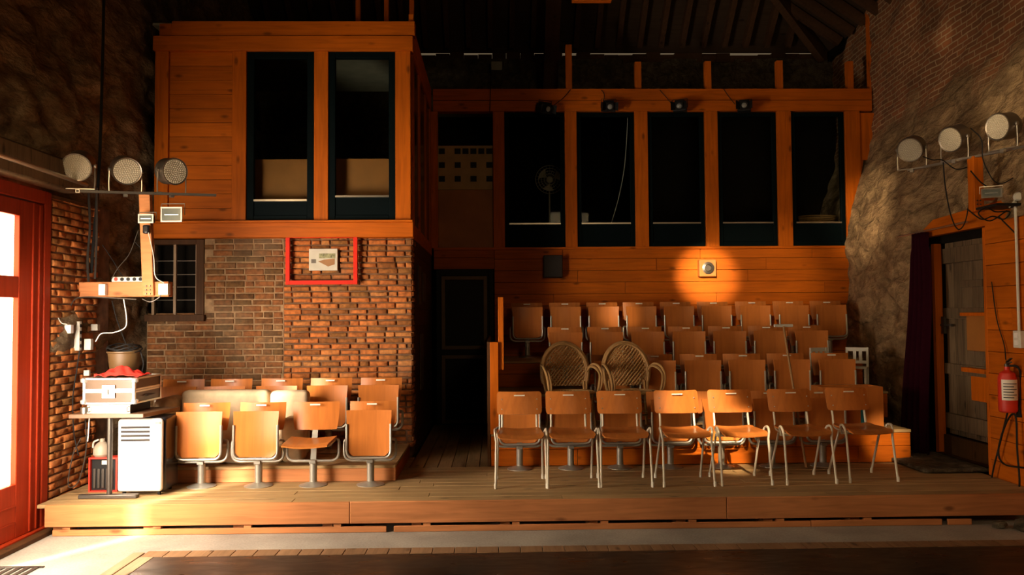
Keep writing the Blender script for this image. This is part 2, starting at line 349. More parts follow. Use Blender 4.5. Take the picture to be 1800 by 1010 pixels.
tri = MB(); tri.b(-4.2, -3.8, -4.2, 13, 6.9, 11); tri.b(5.5, 5.9, -4.2, 13.1, 5.9, 6.9)
struct(tri.build('wall_upper', M['void'], smooth=False))
# rafters
def rafter(p, q, wd=.09, th=.16):
    m = MB(); m.bar(p, q, wd, th); return m.build('roof_rafter', M['darkwood'])
RC = {}
for k in range(26):
    x = -3.5+k*.345; top = min(YH(xr), 12.9); ye = YH(x) if x > xr else YH(xr)
    o = rafter((x, 12.72, back_z(12.72)-.1), (x, ye, back_z(ye)-.1), .08, .14)
    px_ = 870+x*110; bays = ((270, 434, 'planked part of the booth'), (434, 565, 'left booth window'), (565, 770, 'right booth window'), (770, 877, 'chequered panel'), (877, 1003, 'first tall window'), (1003, 1128, 'second tall window'), (1128, 1250, 'third tall window'), (1250, 1378, 'fourth tall window'), (1378, 1600, 'fifth tall window'))
    bay = [q for q in bays if q[0] <= px_ < q[1]]; nm = bay[0][2] if bay else 'left stone wall'; RC[nm] = RC.get(nm, 0)+1
    tag(o, 'dark roof rafter high above the %s, %s one there from the left' % (nm, ('first', 'second', 'third', 'fourth', 'fifth', 'sixth')[RC[nm]-1]), 'rafter', 'rafters of the back roof slope')
for k in range(7):
    Y = 12.2-k*.42; xe = max(xr, 5.5-(12.9-Y)*.9/.68) if Y > YH(xr) else xr
    o = rafter((5.42, Y, side_z(5.42)-.1), (xe, Y, side_z(xe)-.1), .08, .13)
    tag(o, 'thin rafter of the right roof slope, %s from the far corner' % ('first', 'second', 'third', 'fourth', 'fifth', 'sixth', 'seventh')[k], 'rafter', 'rafters of the right roof slope')
m = MB(); m.bar((5.4, 12.8, 5.97), (xr, YH(xr), hz-.1), .12, .22); tag(m.build('hip_rafter', M['darkwood']), 'heavy diagonal hip beam where two roof slopes meet at top right', 'beam')
p = PY(965, 150, 12.5); m = MB(); m.bar((p.x, 12.55, 5.0), (p.x, 9.2, 9.2), .2, .22, (1, 0, 0)); tag(m.build('roof_beam', M['darkwood']), 'thick dark roof truss beam leaning up from the back stone wall', 'beam')
# uneven tile ends at the eave with daylight in between
m = MB()
for k in range(40):
    x = -3.7+k*.23; m.b(x, x+.225, 12.86, 12.98, 5.90, 5.99+.075*random.random()**.5)
struct(m.build('trim_1', M['darkwood'], smooth=False))
# ---- clad helper: boards in a plane
def boards_y(mb, x0, x1, z0, z1, Y, h=.165, th=.025, lmin=1.4, lmax=3.0, gap=.004):
    z = z0
    while z < z1-.02:
        zz = min(z+h, z1); x = x0; first = True
        while x < x1-.01:
            L = random.uniform(lmin, lmax)*(random.random()*.7+.3 if first else 1); first = False
            xe = min(x+L, x1)
            if x1-xe < .35: xe = x1
            d = random.uniform(-.002, .003); mb.b(x+gap/2, xe-gap/2, Y+d, Y+th+d, z+gap/2, zz-gap/2); x = xe
        z = zz
def boards_x(mb, X, y0, y1, z0, z1, h=.165, th=.025, s=1, xf=None):
    z = z0
    while z < z1-.02:
        zz = min(z+h, z1); y = y0; first = True
        while y < y1-.01:
            L = random.uniform(1.2, 2.6); ye = min(y+L, y1)
            if y1-ye < .35: ye = y1
            mb.b(X, X+th*s, y+.002, ye-.002, z+.002, zz-.002) if s > 0 else mb.b(X+th*s, X, y+.002, ye-.002, z+.002, zz-.002); y = ye
        z = zz
# ================================================================== back window wall
YW = 11.2
def X_(px, py=320, Y=YW): return PY(px, py, Y).x
def Z_(px, py, Y=YW): return PY(px, py, Y).z
zs = 2.72; zt = 4.64; zb = 4.97
m = MB(); boards_y(m, X_(868), 5.05, .25, zs-.02, YW); boards_y(m, X_(762), X_(868), 2.42, zs-.02, YW)
wb = struct(m.build('wall_cladding', M['clad'], bevel=.003))
m = MB(); m.b(X_(762), 5.4, YW-.04, YW+.1, zt+.01, (zt+zb)/2-.003); m.b(X_(762), 5.4, YW-.045, YW+.1, (zt+zb)/2+.003, zb); m.build('top_beam', M['beam'], wb, bevel=.004)
m = MB(); m.b(X_(762), 5.08, YW-.03, YW+.1, zs-.03, zs+.005); m.build('sill_board', M['beam'], wb, bevel=.003)
cols = [(752, 770), (867, 887), (993, 1014), (1116, 1139), (1239, 1262), (1366, 1391), (1486, 1512)]
for a, c in cols:
    m = MB(); m.b(X_(a), X_(c), YW-.035, YW+.09, zs, zt+.01); m.build('post', M['post'], wb, bevel=.004)
m = MB()                                                         # ragged infill against the leaning stone wall
for k, (z0, z1, xe) in enumerate([(2.75, 3.3, 5.12), (3.3, 3.95, 5.22), (3.95, 4.63, 5.42)]):
    x0 = X_(1513); m.add([(x0, YW-.01, z0), (xe-.05, YW-.01, z0), (xe+.05, YW-.01, z1-.004), (x0, YW-.01, z1-.004), (x0, YW+.05, z0), (xe-.05, YW+.05, z0), (xe+.05, YW+.05, z1-.004), (x0, YW+.05, z1-.004)],
        [(0, 1, 2, 3), (7, 6, 5, 4), (1, 5, 6, 2), (0, 4, 5, 1), (3, 2, 6, 7), (0, 3, 7, 4)])
m.build('infill_board', M['post'], wb, smooth=False)
for px_, top in ((1000, 78), (1122, 108), (1245, 107), (1371, 106), (1495, 107), (1534, 20)):
    m = MB(); x = X_(px_, 130); m.b(x-.045, x+.045, YW, YW+.09, zb, Z_(px_, top)); m.build('stud', M['post'], wb, bevel=.003)
# windows of the back wall
def window(n, x0, x1, z0, z1, Y, zp, frame=.075, mat='teal', panel=True, sill=True, depth=.06):
    f = MB(); f.b(x0, x0+frame, Y, Y+depth, z0, z1); f.b(x1-frame, x1, Y, Y+depth, z0, z1); f.b(x0+frame, x1-frame, Y, Y+depth, z1-frame, z1); f.b(x0+frame, x1-frame, Y, Y+depth, z0, z0+.06)
    o = struct(f.build('window_%d' % n, M[mat], bevel=.004))
    if panel:
        q = MB(); q.b(x0+frame, x1-frame, Y+.015, Y+.045, z0+.06, zp-.02); q.build('lower_panel', M[mat], o, bevel=.003)
        q = MB(); q.b(x0+frame, x1-frame, Y-.005, Y+.03, zp-.02, zp); q.build('glazing_bar', M['steel'] if sill else M[mat], o)
    q = MB(); q.b(x0+frame*.8, x1-frame*.8, Y+.025, Y+.031, zp, z1-frame*.8); q.build('pane', M['glass'], o)
    return o
wins = [(887, 993), (1014, 1116), (1139, 1239), (1262, 1366), (1391, 1486)]
for k, (a, c) in enumerate(wins): window(k+1, X_(a)+.004, X_(c)-.004, zs+.01, zt, YW+.0, 3.07, .06)
# first bay: brown panel with chequered board above
x0, x1 = X_(770), X_(867)
m = MB(); m.b(x0, x1, YW+.02, YW+.05, zs, Z_(820, 333)); o = struct(m.build('wall_panel', M['brown'], bevel=.003))
m = MB(); n_ = 9; zt0 = Z_(820, 255); zb0 = Z_(820, 333)
m.b(x0, x1, YW+.03, YW+.05, zb0+.004, zt0-.0); o = tag(m.build('chequered_panel', plain('pale_plywood', (.42, .27, .10), .6)), 'pale plywood panel with dark square holes in the leftmost upper bay', 'panel')
for i in range(7):
    for j in range(6):
        if (i+j) % 2 and i % 2 == 0 or (j == 5 and i in (3, 5)): m = MB(); m.b(x0+.01+i*.112, x0+.01+i*.112+.085, YW+.024, YW+.03, zb0+.02+j*.098, zb0+.02+j*.098+.08); m.build('dark_square', M['black'], o, smooth=False)
# dark rooms behind the windows
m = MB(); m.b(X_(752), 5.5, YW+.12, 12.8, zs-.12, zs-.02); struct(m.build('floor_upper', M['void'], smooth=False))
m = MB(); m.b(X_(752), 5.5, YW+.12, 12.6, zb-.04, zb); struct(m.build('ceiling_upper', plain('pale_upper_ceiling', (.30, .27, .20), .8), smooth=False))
m = MB(); m.b(X_(752), 5.5, 12.62, 12.68, zs-.1, zb); struct(m.build('wall_upper_room', M['void'], smooth=False))  # dark wall added behind the windows so the upper rooms look unlit
# ================================================================== booth above the brick wall
YB = 8.6; BX0, BX1 = XL+.06, -.885
def XB(px, py=240, Y=YB): return PY(px, py, Y).x
def ZB_(px, py, Y=YB): return PY(px, py, Y).z
b0, b1, b2 = ZB_(500, 418), ZB_(500, 390), ZB_(500, 90); b3, b4 = ZB_(500, 64), ZB_(500, 38)
m = MB(); boards_y(m, XB(296), XB(408), b1, b2, YB+.02, .155, lmin=3, lmax=4)
bw = struct(m.build('wall_booth', M['clad'], bevel=.003))
m = MB(); m.b(BX0, BX1+.01, YB-.05, YB+.1, b0, b1-.012); m.build('bottom_beam', M['beam'], bw, bevel=.005)
m = MB(); m.b(BX0, BX1+.005, YB-.065, YB+.1, b1-.012, b1+.012); m.build('ledge', M['beam'], bw, bevel=.003)
m = MB(); m.b(XB(271, 75), BX1+.01, YB-.035, YB+.1, b2, b3-.003); m.b(XB(303, 50), BX1+.03, YB-.02, YB+.1, b3+.003, b4); m.b(XB(280, 50), XB(302, 50), YB, YB+.1, b3+.003, b4-.02); m.build('top_beam', M['beam'], bw, bevel=.005)
for a, c, mt in ((272, 296, 'post'), (408, 433, 'post'), (552, 577, 'post'), (695, 722, 'post')):
    m = MB(); m.b(XB(a), XB(c), YB-.01, YB+.1, b1, b2); m.build('post', M[mt], bw, bevel=.005)
window(6, XB(433)+.003, XB(552)-.003, b1+.012, b2-.003, YB+.01, ZB_(490, 350), .075)
window(7, XB(577)+.003, XB(695)-.003, b1+.012, b2-.003, YB+.01, ZB_(636, 343), .07)
for a, c, h0, h1 in ((441, 546, 350, 268), (585, 690, 343, 267)):
    m = MB(); m.b(XB(a)-.08, XB(c)+.1, YB+.22, YB+.24, ZB_(a, h0)-.15, ZB_(a, h1)-.03); tag(m.build('inner_board', M['brown'], bevel=.002), 'brown board with small holes inside the %s booth window' % ('left' if a < 500 else 'right'), 'board')
# booth side wall facing the passage, with a window
sx = BX1
m = MB(); m.b(sx-.08, sx, YB+.1, YW, b0, b0+.16); m.b(sx-.08, sx, YB+.1, YW, b2, b4)
sw = struct(m.build('wall_booth_side', M['beam_y'], bevel=.004))
for y in (YB+.12, 9.45, 10.3, YW-.18):
    m = MB(); m.b(sx-.08, sx-.003, y, y+.14, b0+.16, b2); m.build('post', M['post'], sw, bevel=.004)
m = MB(); m.b(sx-.05, sx-.02, YB+.26, YW-.1, b0+.16, b2); m.build('pane', M['blackg'], sw)
m = MB(); m.b(BX0, sx-.09, YB+.12, YW+.1, b4, b4+.03); m.b(BX0, sx-.09, YB+.12, YW+.1, b0-.02, b0+.0); struct(m.build('ceiling_booth', plain('pale_ceiling', (.36, .33, .25), .8), smooth=False))
m = MB(); m.b(XB(718, 30), XB(718, 30)+.05, YB+.02, YB+.1, b4, b4+.09); m.b(XB(664, 30), XB(664, 30)+.05, YB+.5, YB+.56, b4, 6.5); m.b(XB(611, 30), XB(611, 30)+.05, YB+.5, YB+.56, b4, 6.5); m.b(XB(711, 20), XB(711, 20)+.05, YB+.5, YB+.56, b4, 6.5)
struct(m.build('trim_2', M['post']))
# side of the passage below the booth: dark boards with posters
m = MB(); boards_x(m, sx-.03, YB+.25, YW, .25, b0, .2)
struct(m.build('wall_passage', M['darkpost'], bevel=.002))
for k, (y, z0, z1, lab) in enumerate(((9.15, 1.9, 2.35, 'upper dark framed notice'), (9.75, 1.95, 2.3, 'small dark notice further in'), (9.4, .9, 1.55, 'tall dark grey notice low'))):
    m = MB(); m.b(sx, sx+.012, y, y+.34, z0, z1); tag(m.build('notice', plain('dull_print_%d' % k, (.09, .06, .035), .6, var=.5, sc=20)), lab+' on the boards beside the passage', 'poster')
# ================================================================== brick wall (real bricks over a mortar bed)
YK = 8.66
xk0, xk1 = XL+.05, sx-.01; xm = PY(498, 550, YK).x; wx1 = PY(359, 480, YK).x; wz0 = PY(300, 553, YK).z; wz1 = PY(300, 424, YK).z
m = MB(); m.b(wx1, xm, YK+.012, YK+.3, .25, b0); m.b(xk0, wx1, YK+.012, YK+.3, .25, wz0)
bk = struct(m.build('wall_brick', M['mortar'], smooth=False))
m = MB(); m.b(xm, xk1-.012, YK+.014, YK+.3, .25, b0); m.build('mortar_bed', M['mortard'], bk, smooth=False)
def brickwork(mb, u0, u1, z0, z1, plane, ch, bw_, jit, skip=None, gap=.012):
    z = z0; r_ = 0
    while z < z1-.01:
        zz = min(z+ch, z1); u = u0-(bw_*.5 if r_ % 2 else 0)-random.random()*.03
        while u < u1:
            L = bw_*random.choice((1, 1, 1, .5, .98, 1.03)); a, e = max(u, u0), min(u+L, u1)
            if e-a > .03 and not (skip and skip((a+e)/2, (z+zz)/2)):
                d = random.uniform(-jit, jit); g = gap/2*random.uniform(.7, 1.7)
                q = [(a+g+random.uniform(0, jit*.3), z+g), (e-g, z+g+random.uniform(-.5, .5)*jit*.3), (e-g-random.uniform(0, jit*.3), zz-g), (a+g, zz-g+random.uniform(-.5, .5)*jit*.3)]
                ds = [d+random.uniform(-jit, jit)*.4 for _ in range(4)]; b_ = .006
                qi = [(q[0][0]+b_, q[0][1]+b_), (q[1][0]-b_, q[1][1]+b_), (q[2][0]-b_, q[2][1]-b_), (q[3][0]+b_, q[3][1]-b_)]
                vs = [plane(x, y, .03) for x, y in q]+[plane(x, y, -ds[i]+.007) for i, (x, y) in enumerate(q)]+[plane(x, y, -ds[i]) for i, (x, y) in enumerate(qi)]
                mb.add(vs, [(0, 1, 5, 4), (1, 2, 6, 5), (2, 3, 7, 6), (3, 0, 4, 7), (4, 5, 9, 8), (5, 6, 10, 9), (6, 7, 11, 10), (7, 4, 8, 11), (8, 9, 10, 11)])
            u += L
        z = zz; r_ += 1
pl = lambda x, z, d: (x, YK+d, z)
def skip1(x, z): return x < wx1 and z > wz0
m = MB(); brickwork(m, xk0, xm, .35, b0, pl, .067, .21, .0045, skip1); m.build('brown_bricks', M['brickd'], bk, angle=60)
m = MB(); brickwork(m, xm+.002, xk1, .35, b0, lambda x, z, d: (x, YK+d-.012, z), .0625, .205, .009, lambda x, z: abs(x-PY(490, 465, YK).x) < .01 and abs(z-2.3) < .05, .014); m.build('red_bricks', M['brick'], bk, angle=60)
m = MB(); brickwork(m, YK, YK+.24, .35, b0, lambda y, z, d: (xk1-d+.002, y, z), .0625, .205, .01); m.build('corner_bricks', M['brick'], bk, angle=60)
# barred window in the brick wall
fx0 = PY(262, 480, YK).x
m = MB(); m.b(wx1-.085, wx1, YK-.01, YK+.12, wz0, wz1+.02); m.b(fx0, wx1-.085, YK-.01, YK+.12, wz1-.035, wz1+.02); m.b(xk0, wx1+.02, YK-.06, YK+.14, wz0-.07, wz0)
w8 = struct(m.build('window_8', M['darkpost'], bevel=.004))
m = MB(); m.b(xk0, wx1, YK+.28, YK+.3, wz0, wz1); m.build('dark_pane', M['void'], w8)
for px_ in (269, 307, 346):
    m = MB(); x = PY(px_, 490, YK).x; m.b(x-.014, x+.014, YK+.0, YK+.03, wz0-.03, wz1-.02); m.build('bar', plain('brown_bar', (.30, .19, .10), .5), w8)
for py_ in (458, 482, 504, 527):
    m = MB(); z = PY(310, py_, YK).z; m.tube([(fx0, YK+.03, z), (wx1-.085, YK+.03, z)], .006); m.build('cross_bar', M['steel'], w8)
# ================================================================== deck (low stage)
m = MB(); YF = 6.62
m.b(XL+.06, 4.62, YF+.03, 8.05, .20, .25)
dk = MB()
for k in range(11): y = YF+.035+k*.155; dk_y1 = min(y+.152, 8.2)
def deck_boards(mb, x0, x1, y0, y1, z, w_, th=.03):
    y = y0
    while y < y1-.02:
        ye = min(y+w_, y1); x = x0
        while x < x1-.01:
            L = random.uniform(2.0, 3.8); xe = min(x+L, x1)
            if x1-xe < .6: xe = x1
            d = random.uniform(-.0015, .0015); mb.b(x+.002, xe-.002, y+.003, ye-.003, z-th, z+d); x = xe
        y = ye
m = MB(); deck_boards(m, XL+.06, 4.58, YF+.0, 8.06, .25, .14)
tf = tag(m.build('stage_deck', M['deck'], bevel=.003), 'low wooden stage deck of worn boards that carries all the seats', 'platform')
m = MB(); x = sx+.02
while x < -.06: m.b(x+.003, min(x+.135, -.06), 8.06, YW, .22, .249+random.uniform(-.001, .001)); x += .14
m.build('passage_boards', M['deck_y'], tf, bevel=.003)
m = MB(); m.b(XL+.06, sx+.01, 8.06, YK, .2, .248); m.b(-.06, 4.2, 8.06, YW, .2, .24); m.build('rear_boards', M['deck'], tf)
m = MB(); m.b(XL+.14, -1.2, YF-.028, YF-.002, .076, .252); m.b(-1.196, 1.9, YF-.028, YF-.002, .076, .252); m.b(1.904, 4.42, YF-.028, YF-.002, .076, .252); m.build('front_board', M['fascia'], tf, bevel=.004)
m = MB(); m.b(XL+.2, -.9, YF-.02, YF, .002, .050); m.b(-.84, 2.6, YF-.02, YF, .002, .050); m.b(2.604, 3.7, YF-.02, YF, .002, .052); m.b(3.75, 3.95, YF-.02, YF, .002, .05); m.build('kick_board', M['fascia'], tf, bevel=.003)
m = MB()
for k in range(10): x = -3.62+.1+k*.73; m.b(x, x+.06, YF-.018, YF+.03, .045, .07)
for k in range(10): x = -3.62+k*.73; m.b(x, x+.08, YF+.03, YW, .0, .2)
m.build('joists', M['fascia'], tf)
# dance floor and its border
def strip(name, x0, x1, y0, y1, n_, ax):
    m = MB()
    for k in range(n_):
        if ax == 'x': a = x0+(x1-x0)*k/n_; m.b(a+.003, a+(x1-x0)/n_-.003, y0, y1, 0, .012)
        else: a = y0+(y1-y0)*k/n_; m.b(x0, x1, a+.003, a+(y1-y0)/n_-.003, 0, .012)
    return m.build(name, wood('border_boards', (.30, .17, .085), 'Y' if ax == 'x' else 'X', .6, isl=.12), bevel=.002)
tag(strip('floor_border', -2.62, 4.3, 5.97, 6.12, 42, 'x'), 'strip of short boards edging the black dance floor', 'floor strip')
m = MB(); m.b(-2.62, -2.52, 1.5, 5.965, 0, .012); m.b(-2.72, -2.64, 1.5, 6.1, 0, .008)
tag(m.build('side_border', wood('border_boards_long', (.42, .28, .16), 'Y', .6, isl=.15)), 'long thin boards along the left edge of the black floor', 'floor strip')
m = MB(); m.b(-2.515, 4.3, 1.0, 5.965, .001, .010); tag(m.build('dance_floor', M['dance'], smooth=False), 'black scuffed glossy dance floor in the foreground', 'floor covering')
# ================================================================== red door in the left wall
XD = -3.76
dy1 = 6.80
m = MB(); m.b(XD-.1, XD+.01, dy1-.09, dy1, .0, 2.83); m.b(XD-.1, XD+.01, 3.0, dy1-.09, 2.72, 2.83); m.b(XD-.12, XD+.04, 3.0, dy1+.02, -.0, .05)
d1 = struct(m.build('door_1', M['red'], bevel=.006))
def leaf(y0, y1, first):
    s_ = .33 if first else .12                                 # wide closing stile next to the frame
    m = MB(); m.b(XD-.07, XD, y1-s_, y1, .05, 2.71); m.b(XD-.07, XD, y0, y0+.1, .05, 2.71)
    for z0, z1 in ((2.58, 2.71), (1.93, 2.10), (.05, .47)): m.b(XD-.068, XD-.002, y0+.1, y1-s_, z0, z1)
    o = m.build('door_leaf', M['red'], d1, bevel=.006)
    for z0, z1 in ((2.10, 2.58), (.47, 1.93)):
        p_ = MB(); p_.b(XD-.055, XD-.045, y0+.09, y1-s_+.005, z0-.01, z1+.01); p_.build('pane', M['frost'], o)
    q = MB()
    for z in (.17, .30): q.b(XD-.002, XD+.006, y0+.12, y1-s_, z, z+.012)
    q.build('rail_moulding', M['red'], o, bevel=.002)
    if first:
        q = MB()
        for yy in (y1-.07, y1-.16): q.b(XD-.002, XD+.012, yy, yy+.018, .06, 2.7)
        q.build('stile_moulding', M['red'], o, bevel=.003)
leaf(5.72, dy1-.1, True); m = MB(); m.b(XD-.1, XD-.02, 5.38, 5.715, 0, 2.72); m.build('centre_panel', M['red'], d1)
m = MB(); m.b(XD-.1, XD-.02, 3.0, 5.08, 0, 2.72); m.build('side_panel', M['red'], d1)
m = MB(); m.b(XD-.12, XD+.12, 4.5, dy1+.06, 0, .035); m.build('threshold', M['darkpost'], d1, bevel=.006)
m = MB(); m.bar((XL+.08, 3.0, 2.99), (XL+.08, 7.05, 2.99), .16, .26); struct(m.build('trim_3', M['oldwood'], bevel=.02))
# brick pier beside the door
m = MB(); m.b(XL-.1, XL+.03, 6.82, 7.85, 0, 2.82); bp = struct(m.build('wall_pier', M['mortard'], smooth=False))
m = MB(); brickwork(m, 6.82, 7.6, .0, 2.8, lambda y, z, d: (XL+.05-d, y, z), .063, .205, .014); m.build('pier_bricks', M['brick'], bp, angle=60)
# ================================================================== right: timber cladding and plank door
def rwx(Y): return XR(Y, 1.0)
m = MB()
CX_ = 4.60
boards_x(m, CX_, 5.6, 7.36, .0, 2.62, .2, .03)
rc = struct(m.build('wall_cladding_right', M['clad_y'], bevel=.003))
h0, h1, h2, h3, h4 = PX(1606, 421, 4.68), PX(1640, 386, 4.66), PX(1700, 368, 4.63), PX(1755, 392, 4.61), PX(1655, 412, 4.66)
m = MB(); poly = [h0, h1, h2, Vector((4.6, 6.6, h2.z+.02)), Vector((4.6, 6.6, h3.z-.02)), h3]; n_ = len(poly)
m.add([tuple(q) for q in poly]+[(q.x+.08, q.y, q.z) for q in poly], [tuple(range(n_))[::-1], tuple(range(n_, 2*n_))]+[(k, (k+1) % n_, (k+1) % n_+n_, k+n_) for k in range(n_)]); m.build('header_board', M['clad_y'], rc, smooth=False)
jy = PX(1640, 600, 4.68).y
m = MB(); m.b(4.70, 4.78, jy-.03, jy+.03, .28, 2.5); m.b(CX_, 4.80, 7.36, 7.40, .25, 2.56); m.build('jamb', M['post'], rc, bevel=.003)
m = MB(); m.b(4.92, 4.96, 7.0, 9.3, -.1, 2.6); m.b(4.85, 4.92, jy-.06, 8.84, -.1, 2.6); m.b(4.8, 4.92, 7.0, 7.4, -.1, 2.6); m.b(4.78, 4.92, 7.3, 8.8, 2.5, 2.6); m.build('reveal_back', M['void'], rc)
# door leaf
DX = 4.80; ya, yb = 7.42, jy-.04; z0d = .49
m = MB(); y = ya
while y < yb-.02:
    m.b(DX, DX+.04, y, min(y+.155, yb), z0d, 2.5); y += .16
d3 = struct(m.build('door_2', M['oldwood'], bevel=.004))
def dz_(px_, py_): return PX(px_, py_, DX)
m = MB()
for z, h in ((2.28, .16), (1.70, .11), (1.12, .11), (.55, .16)): m.b(DX-.035, DX, ya+.02+random.random()*.25, yb-.02, z, z+h)
m.b(DX-.02, DX, ya+.3, yb-.3, 2.02, 2.09); m.build('batten', M['oldwood'], d3, bevel=.004)
s0_, s1_ = dz_(1707, 555), dz_(1745, 618)
m = MB(); m.b(DX-.05, DX, ya+.01, s0_.y, s1_.z, s0_.z); m.build('patch_board', M['brown'], d3, bevel=.003)
m = MB(); m.b(DX-.10, DX-.0, ya, s0_.y+.03, s0_.z, s0_.z+.035); z_ = dz_(1730, 655).z; m.b(DX-.10, DX-.0, ya, s0_.y+.03, z_, z_+.045); m.b(DX-.05, DX, ya, s0_.y-.05, z_-.28, z_-.04); m.build('small_shelf', M['post'], d3, bevel=.003)
z_ = dz_(1730, 633).z; m = MB(); m.b(DX-.04, DX, ya+.03, ya+.16, z_-.03, z_+.03); m.tube([(DX-.03, ya+.1, z_), (DX-.08, ya+.1, z_), (DX-.08, ya+.18, z_-.01)], .01); m.build('latch', M['dsteel'], d3)
q_ = dz_(1667, 571); m = MB(); m.b(DX-.055, DX-.03, q_.y-.15, q_.y+.15, q_.z-.012, q_.z+.012); m.b(DX-.06, DX-.03, q_.y-.02, q_.y+.03, q_.z-.09, q_.z+.09); m.build('hinge', M['dsteel'], d3)
m = MB(); m.b(DX-.10, DX+.05, ya, yb+.02, .25, .29); m.b(DX-.05, DX+.0, ya, yb, .29, .48); m.build('kick_panel', M['darkpost'], d3)
m = MB(); m.sheet(lambda u, v: (4.02+.63*u, 7.45+1.0*v-.2*(1-u)*v, .281+.012*noise.noise((u*4, v*5, 1))), 14, 18, .03); tag(m.build('stone_threshold', M['stoneback'], angle=180), 'worn grey stone slab in front of the old plank door', 'threshold')
# rubble at the foot of the right wall
for k, (x_, y_, r_) in enumerate(((4.12, 6.5, .06), (4.28, 6.42, .09), (4.42, 6.3, .07), (4.3, 6.15, .05))):
    m = MB(); c_ = (x_, y_, r_*.4)
    m.lathe([(r_*.5, -r_*.4), (r_, -.1*r_), (r_*.9, r_*.3), (r_*.4, r_*.5)], c_, (random.uniform(-.3, .3), random.uniform(-.3, .3), 1), 7)
    tag(m.build('rubble_stone', M['stoneback'], angle=20), ('small', 'largest', 'mid-sized', 'nearest small')[k]+' loose rubble stone at the foot of the right wall', 'stone', 'loose stones at the right end of the stage')
# ================================================================== black door at the end of the passage (frame with two dark panels)
YD = YW-.05; dx0, dx1 = X_(768, 600), X_(868, 600)
m = MB(); m.b(dx0, dx0+.06, YD, YD+.05, .25, 2.42); m.b(dx1-.06, dx1, YD, YD+.05, .25, 2.42); m.b(dx0+.06, dx1-.06, YD, YD+.05, 2.33, 2.42)
m.b(dx0+.06, dx1-.06, YD+.02, YD+.05, .25, 2.33)
d2 = struct(m.build('door_3', M['black'], bevel=.003))
for z0, z1 in ((1.30, 2.32), (.27, 1.22)):
    m = MB(); a, c = dx0+.07, dx1-.09; w_ = .05
    m.b(a, a+w_, YD-.015, YD+.02, z0, z1); m.b(c-w_, c, YD-.015, YD+.02, z0, z1); m.b(a+w_, c-w_, YD-.015, YD+.02, z1-w_, z1); m.b(a+w_, c-w_, YD-.015, YD+.02, z0, z0+w_)
    m.build('panel_frame', plain('tan_frame', (.16, .095, .04), .6), d2, bevel=.003)
# ================================================================== seating risers
def riser(name, x0, x1, y0, y1, z0, z1, label, cat='riser', group=None):
    t = thing(name, label, cat, ((x0+x1)/2, y0, z0), 0, group); ox, oy, oz = t.location
    m = MB(); mid = z0+(z1-z0)*.5 if z1-z0 > .2 else z1-.02
    boards_y(m, x0-ox, x1-ox, 0, mid-oz, 0, .5, .025); boards_y(m, x0-ox, x1-ox, mid-oz, z1-.028-oz, 0, .5, .025); m.build('front_boards', M['fascia' if z1 < .5 else 'clad'], t, bevel=.003)
    m = MB(); deck_boards(m, x0-ox, x1-ox, -.02, y1-y0, z1-oz, .15, .028); m.build('tread', M['deck'], t, bevel=.003)
    m = MB(); m.b(x1-ox-.025, x1-ox, .026, y1-y0, 0, z1-.03-oz); m.build('side_board', M['clad_y'], t); m = MB(); m.b(x0-ox, x0-ox+.025, .026, y1-y0, 0, z1-.03-oz); m.build('side_board', M['clad_y'], t)
    return t
riser('seating_step', XL+.1, PZ(693, 849, .25).x, 7.42, YK-.03, .25, .40, 'low wooden step under the back row of seats before the brick wall', 'step')
TR = [(8.07, .58), (8.99, .88), (9.91, 1.20)]
xe = [4.22, 4.45, 4.6]
for k, (y, z) in enumerate(TR):
    y1 = TR[k+1][0] if k < 2 else YW-.0
    riser('seating_riser', -.05, xe[k], y, y1-.003, .25 if k == 0 else TR[k-1][1]-.02+.02, z, ('lowest', 'middle', 'highest')[k]+' tier of the wooden grandstand on the right', 'riser', 'tiers of the grandstand')
m = MB(); m.b(-.055, .03, 8.0, 8.05, .58, 1.5); m.b(.03, .085, 8.03, 8.06, 1.22, 1.95); tag(m.build('end_post', M['post'], bevel=.004), 'orange wooden post at the left end of the grandstand by the passage', 'post')
m = MB(); m.b(-.085, -.056, 8.08, 11.1, .25, 1.5); tag(m.build('side_screen', M['darkpost']), 'dark board wall screening the side of the grandstand along the passage', 'screen')
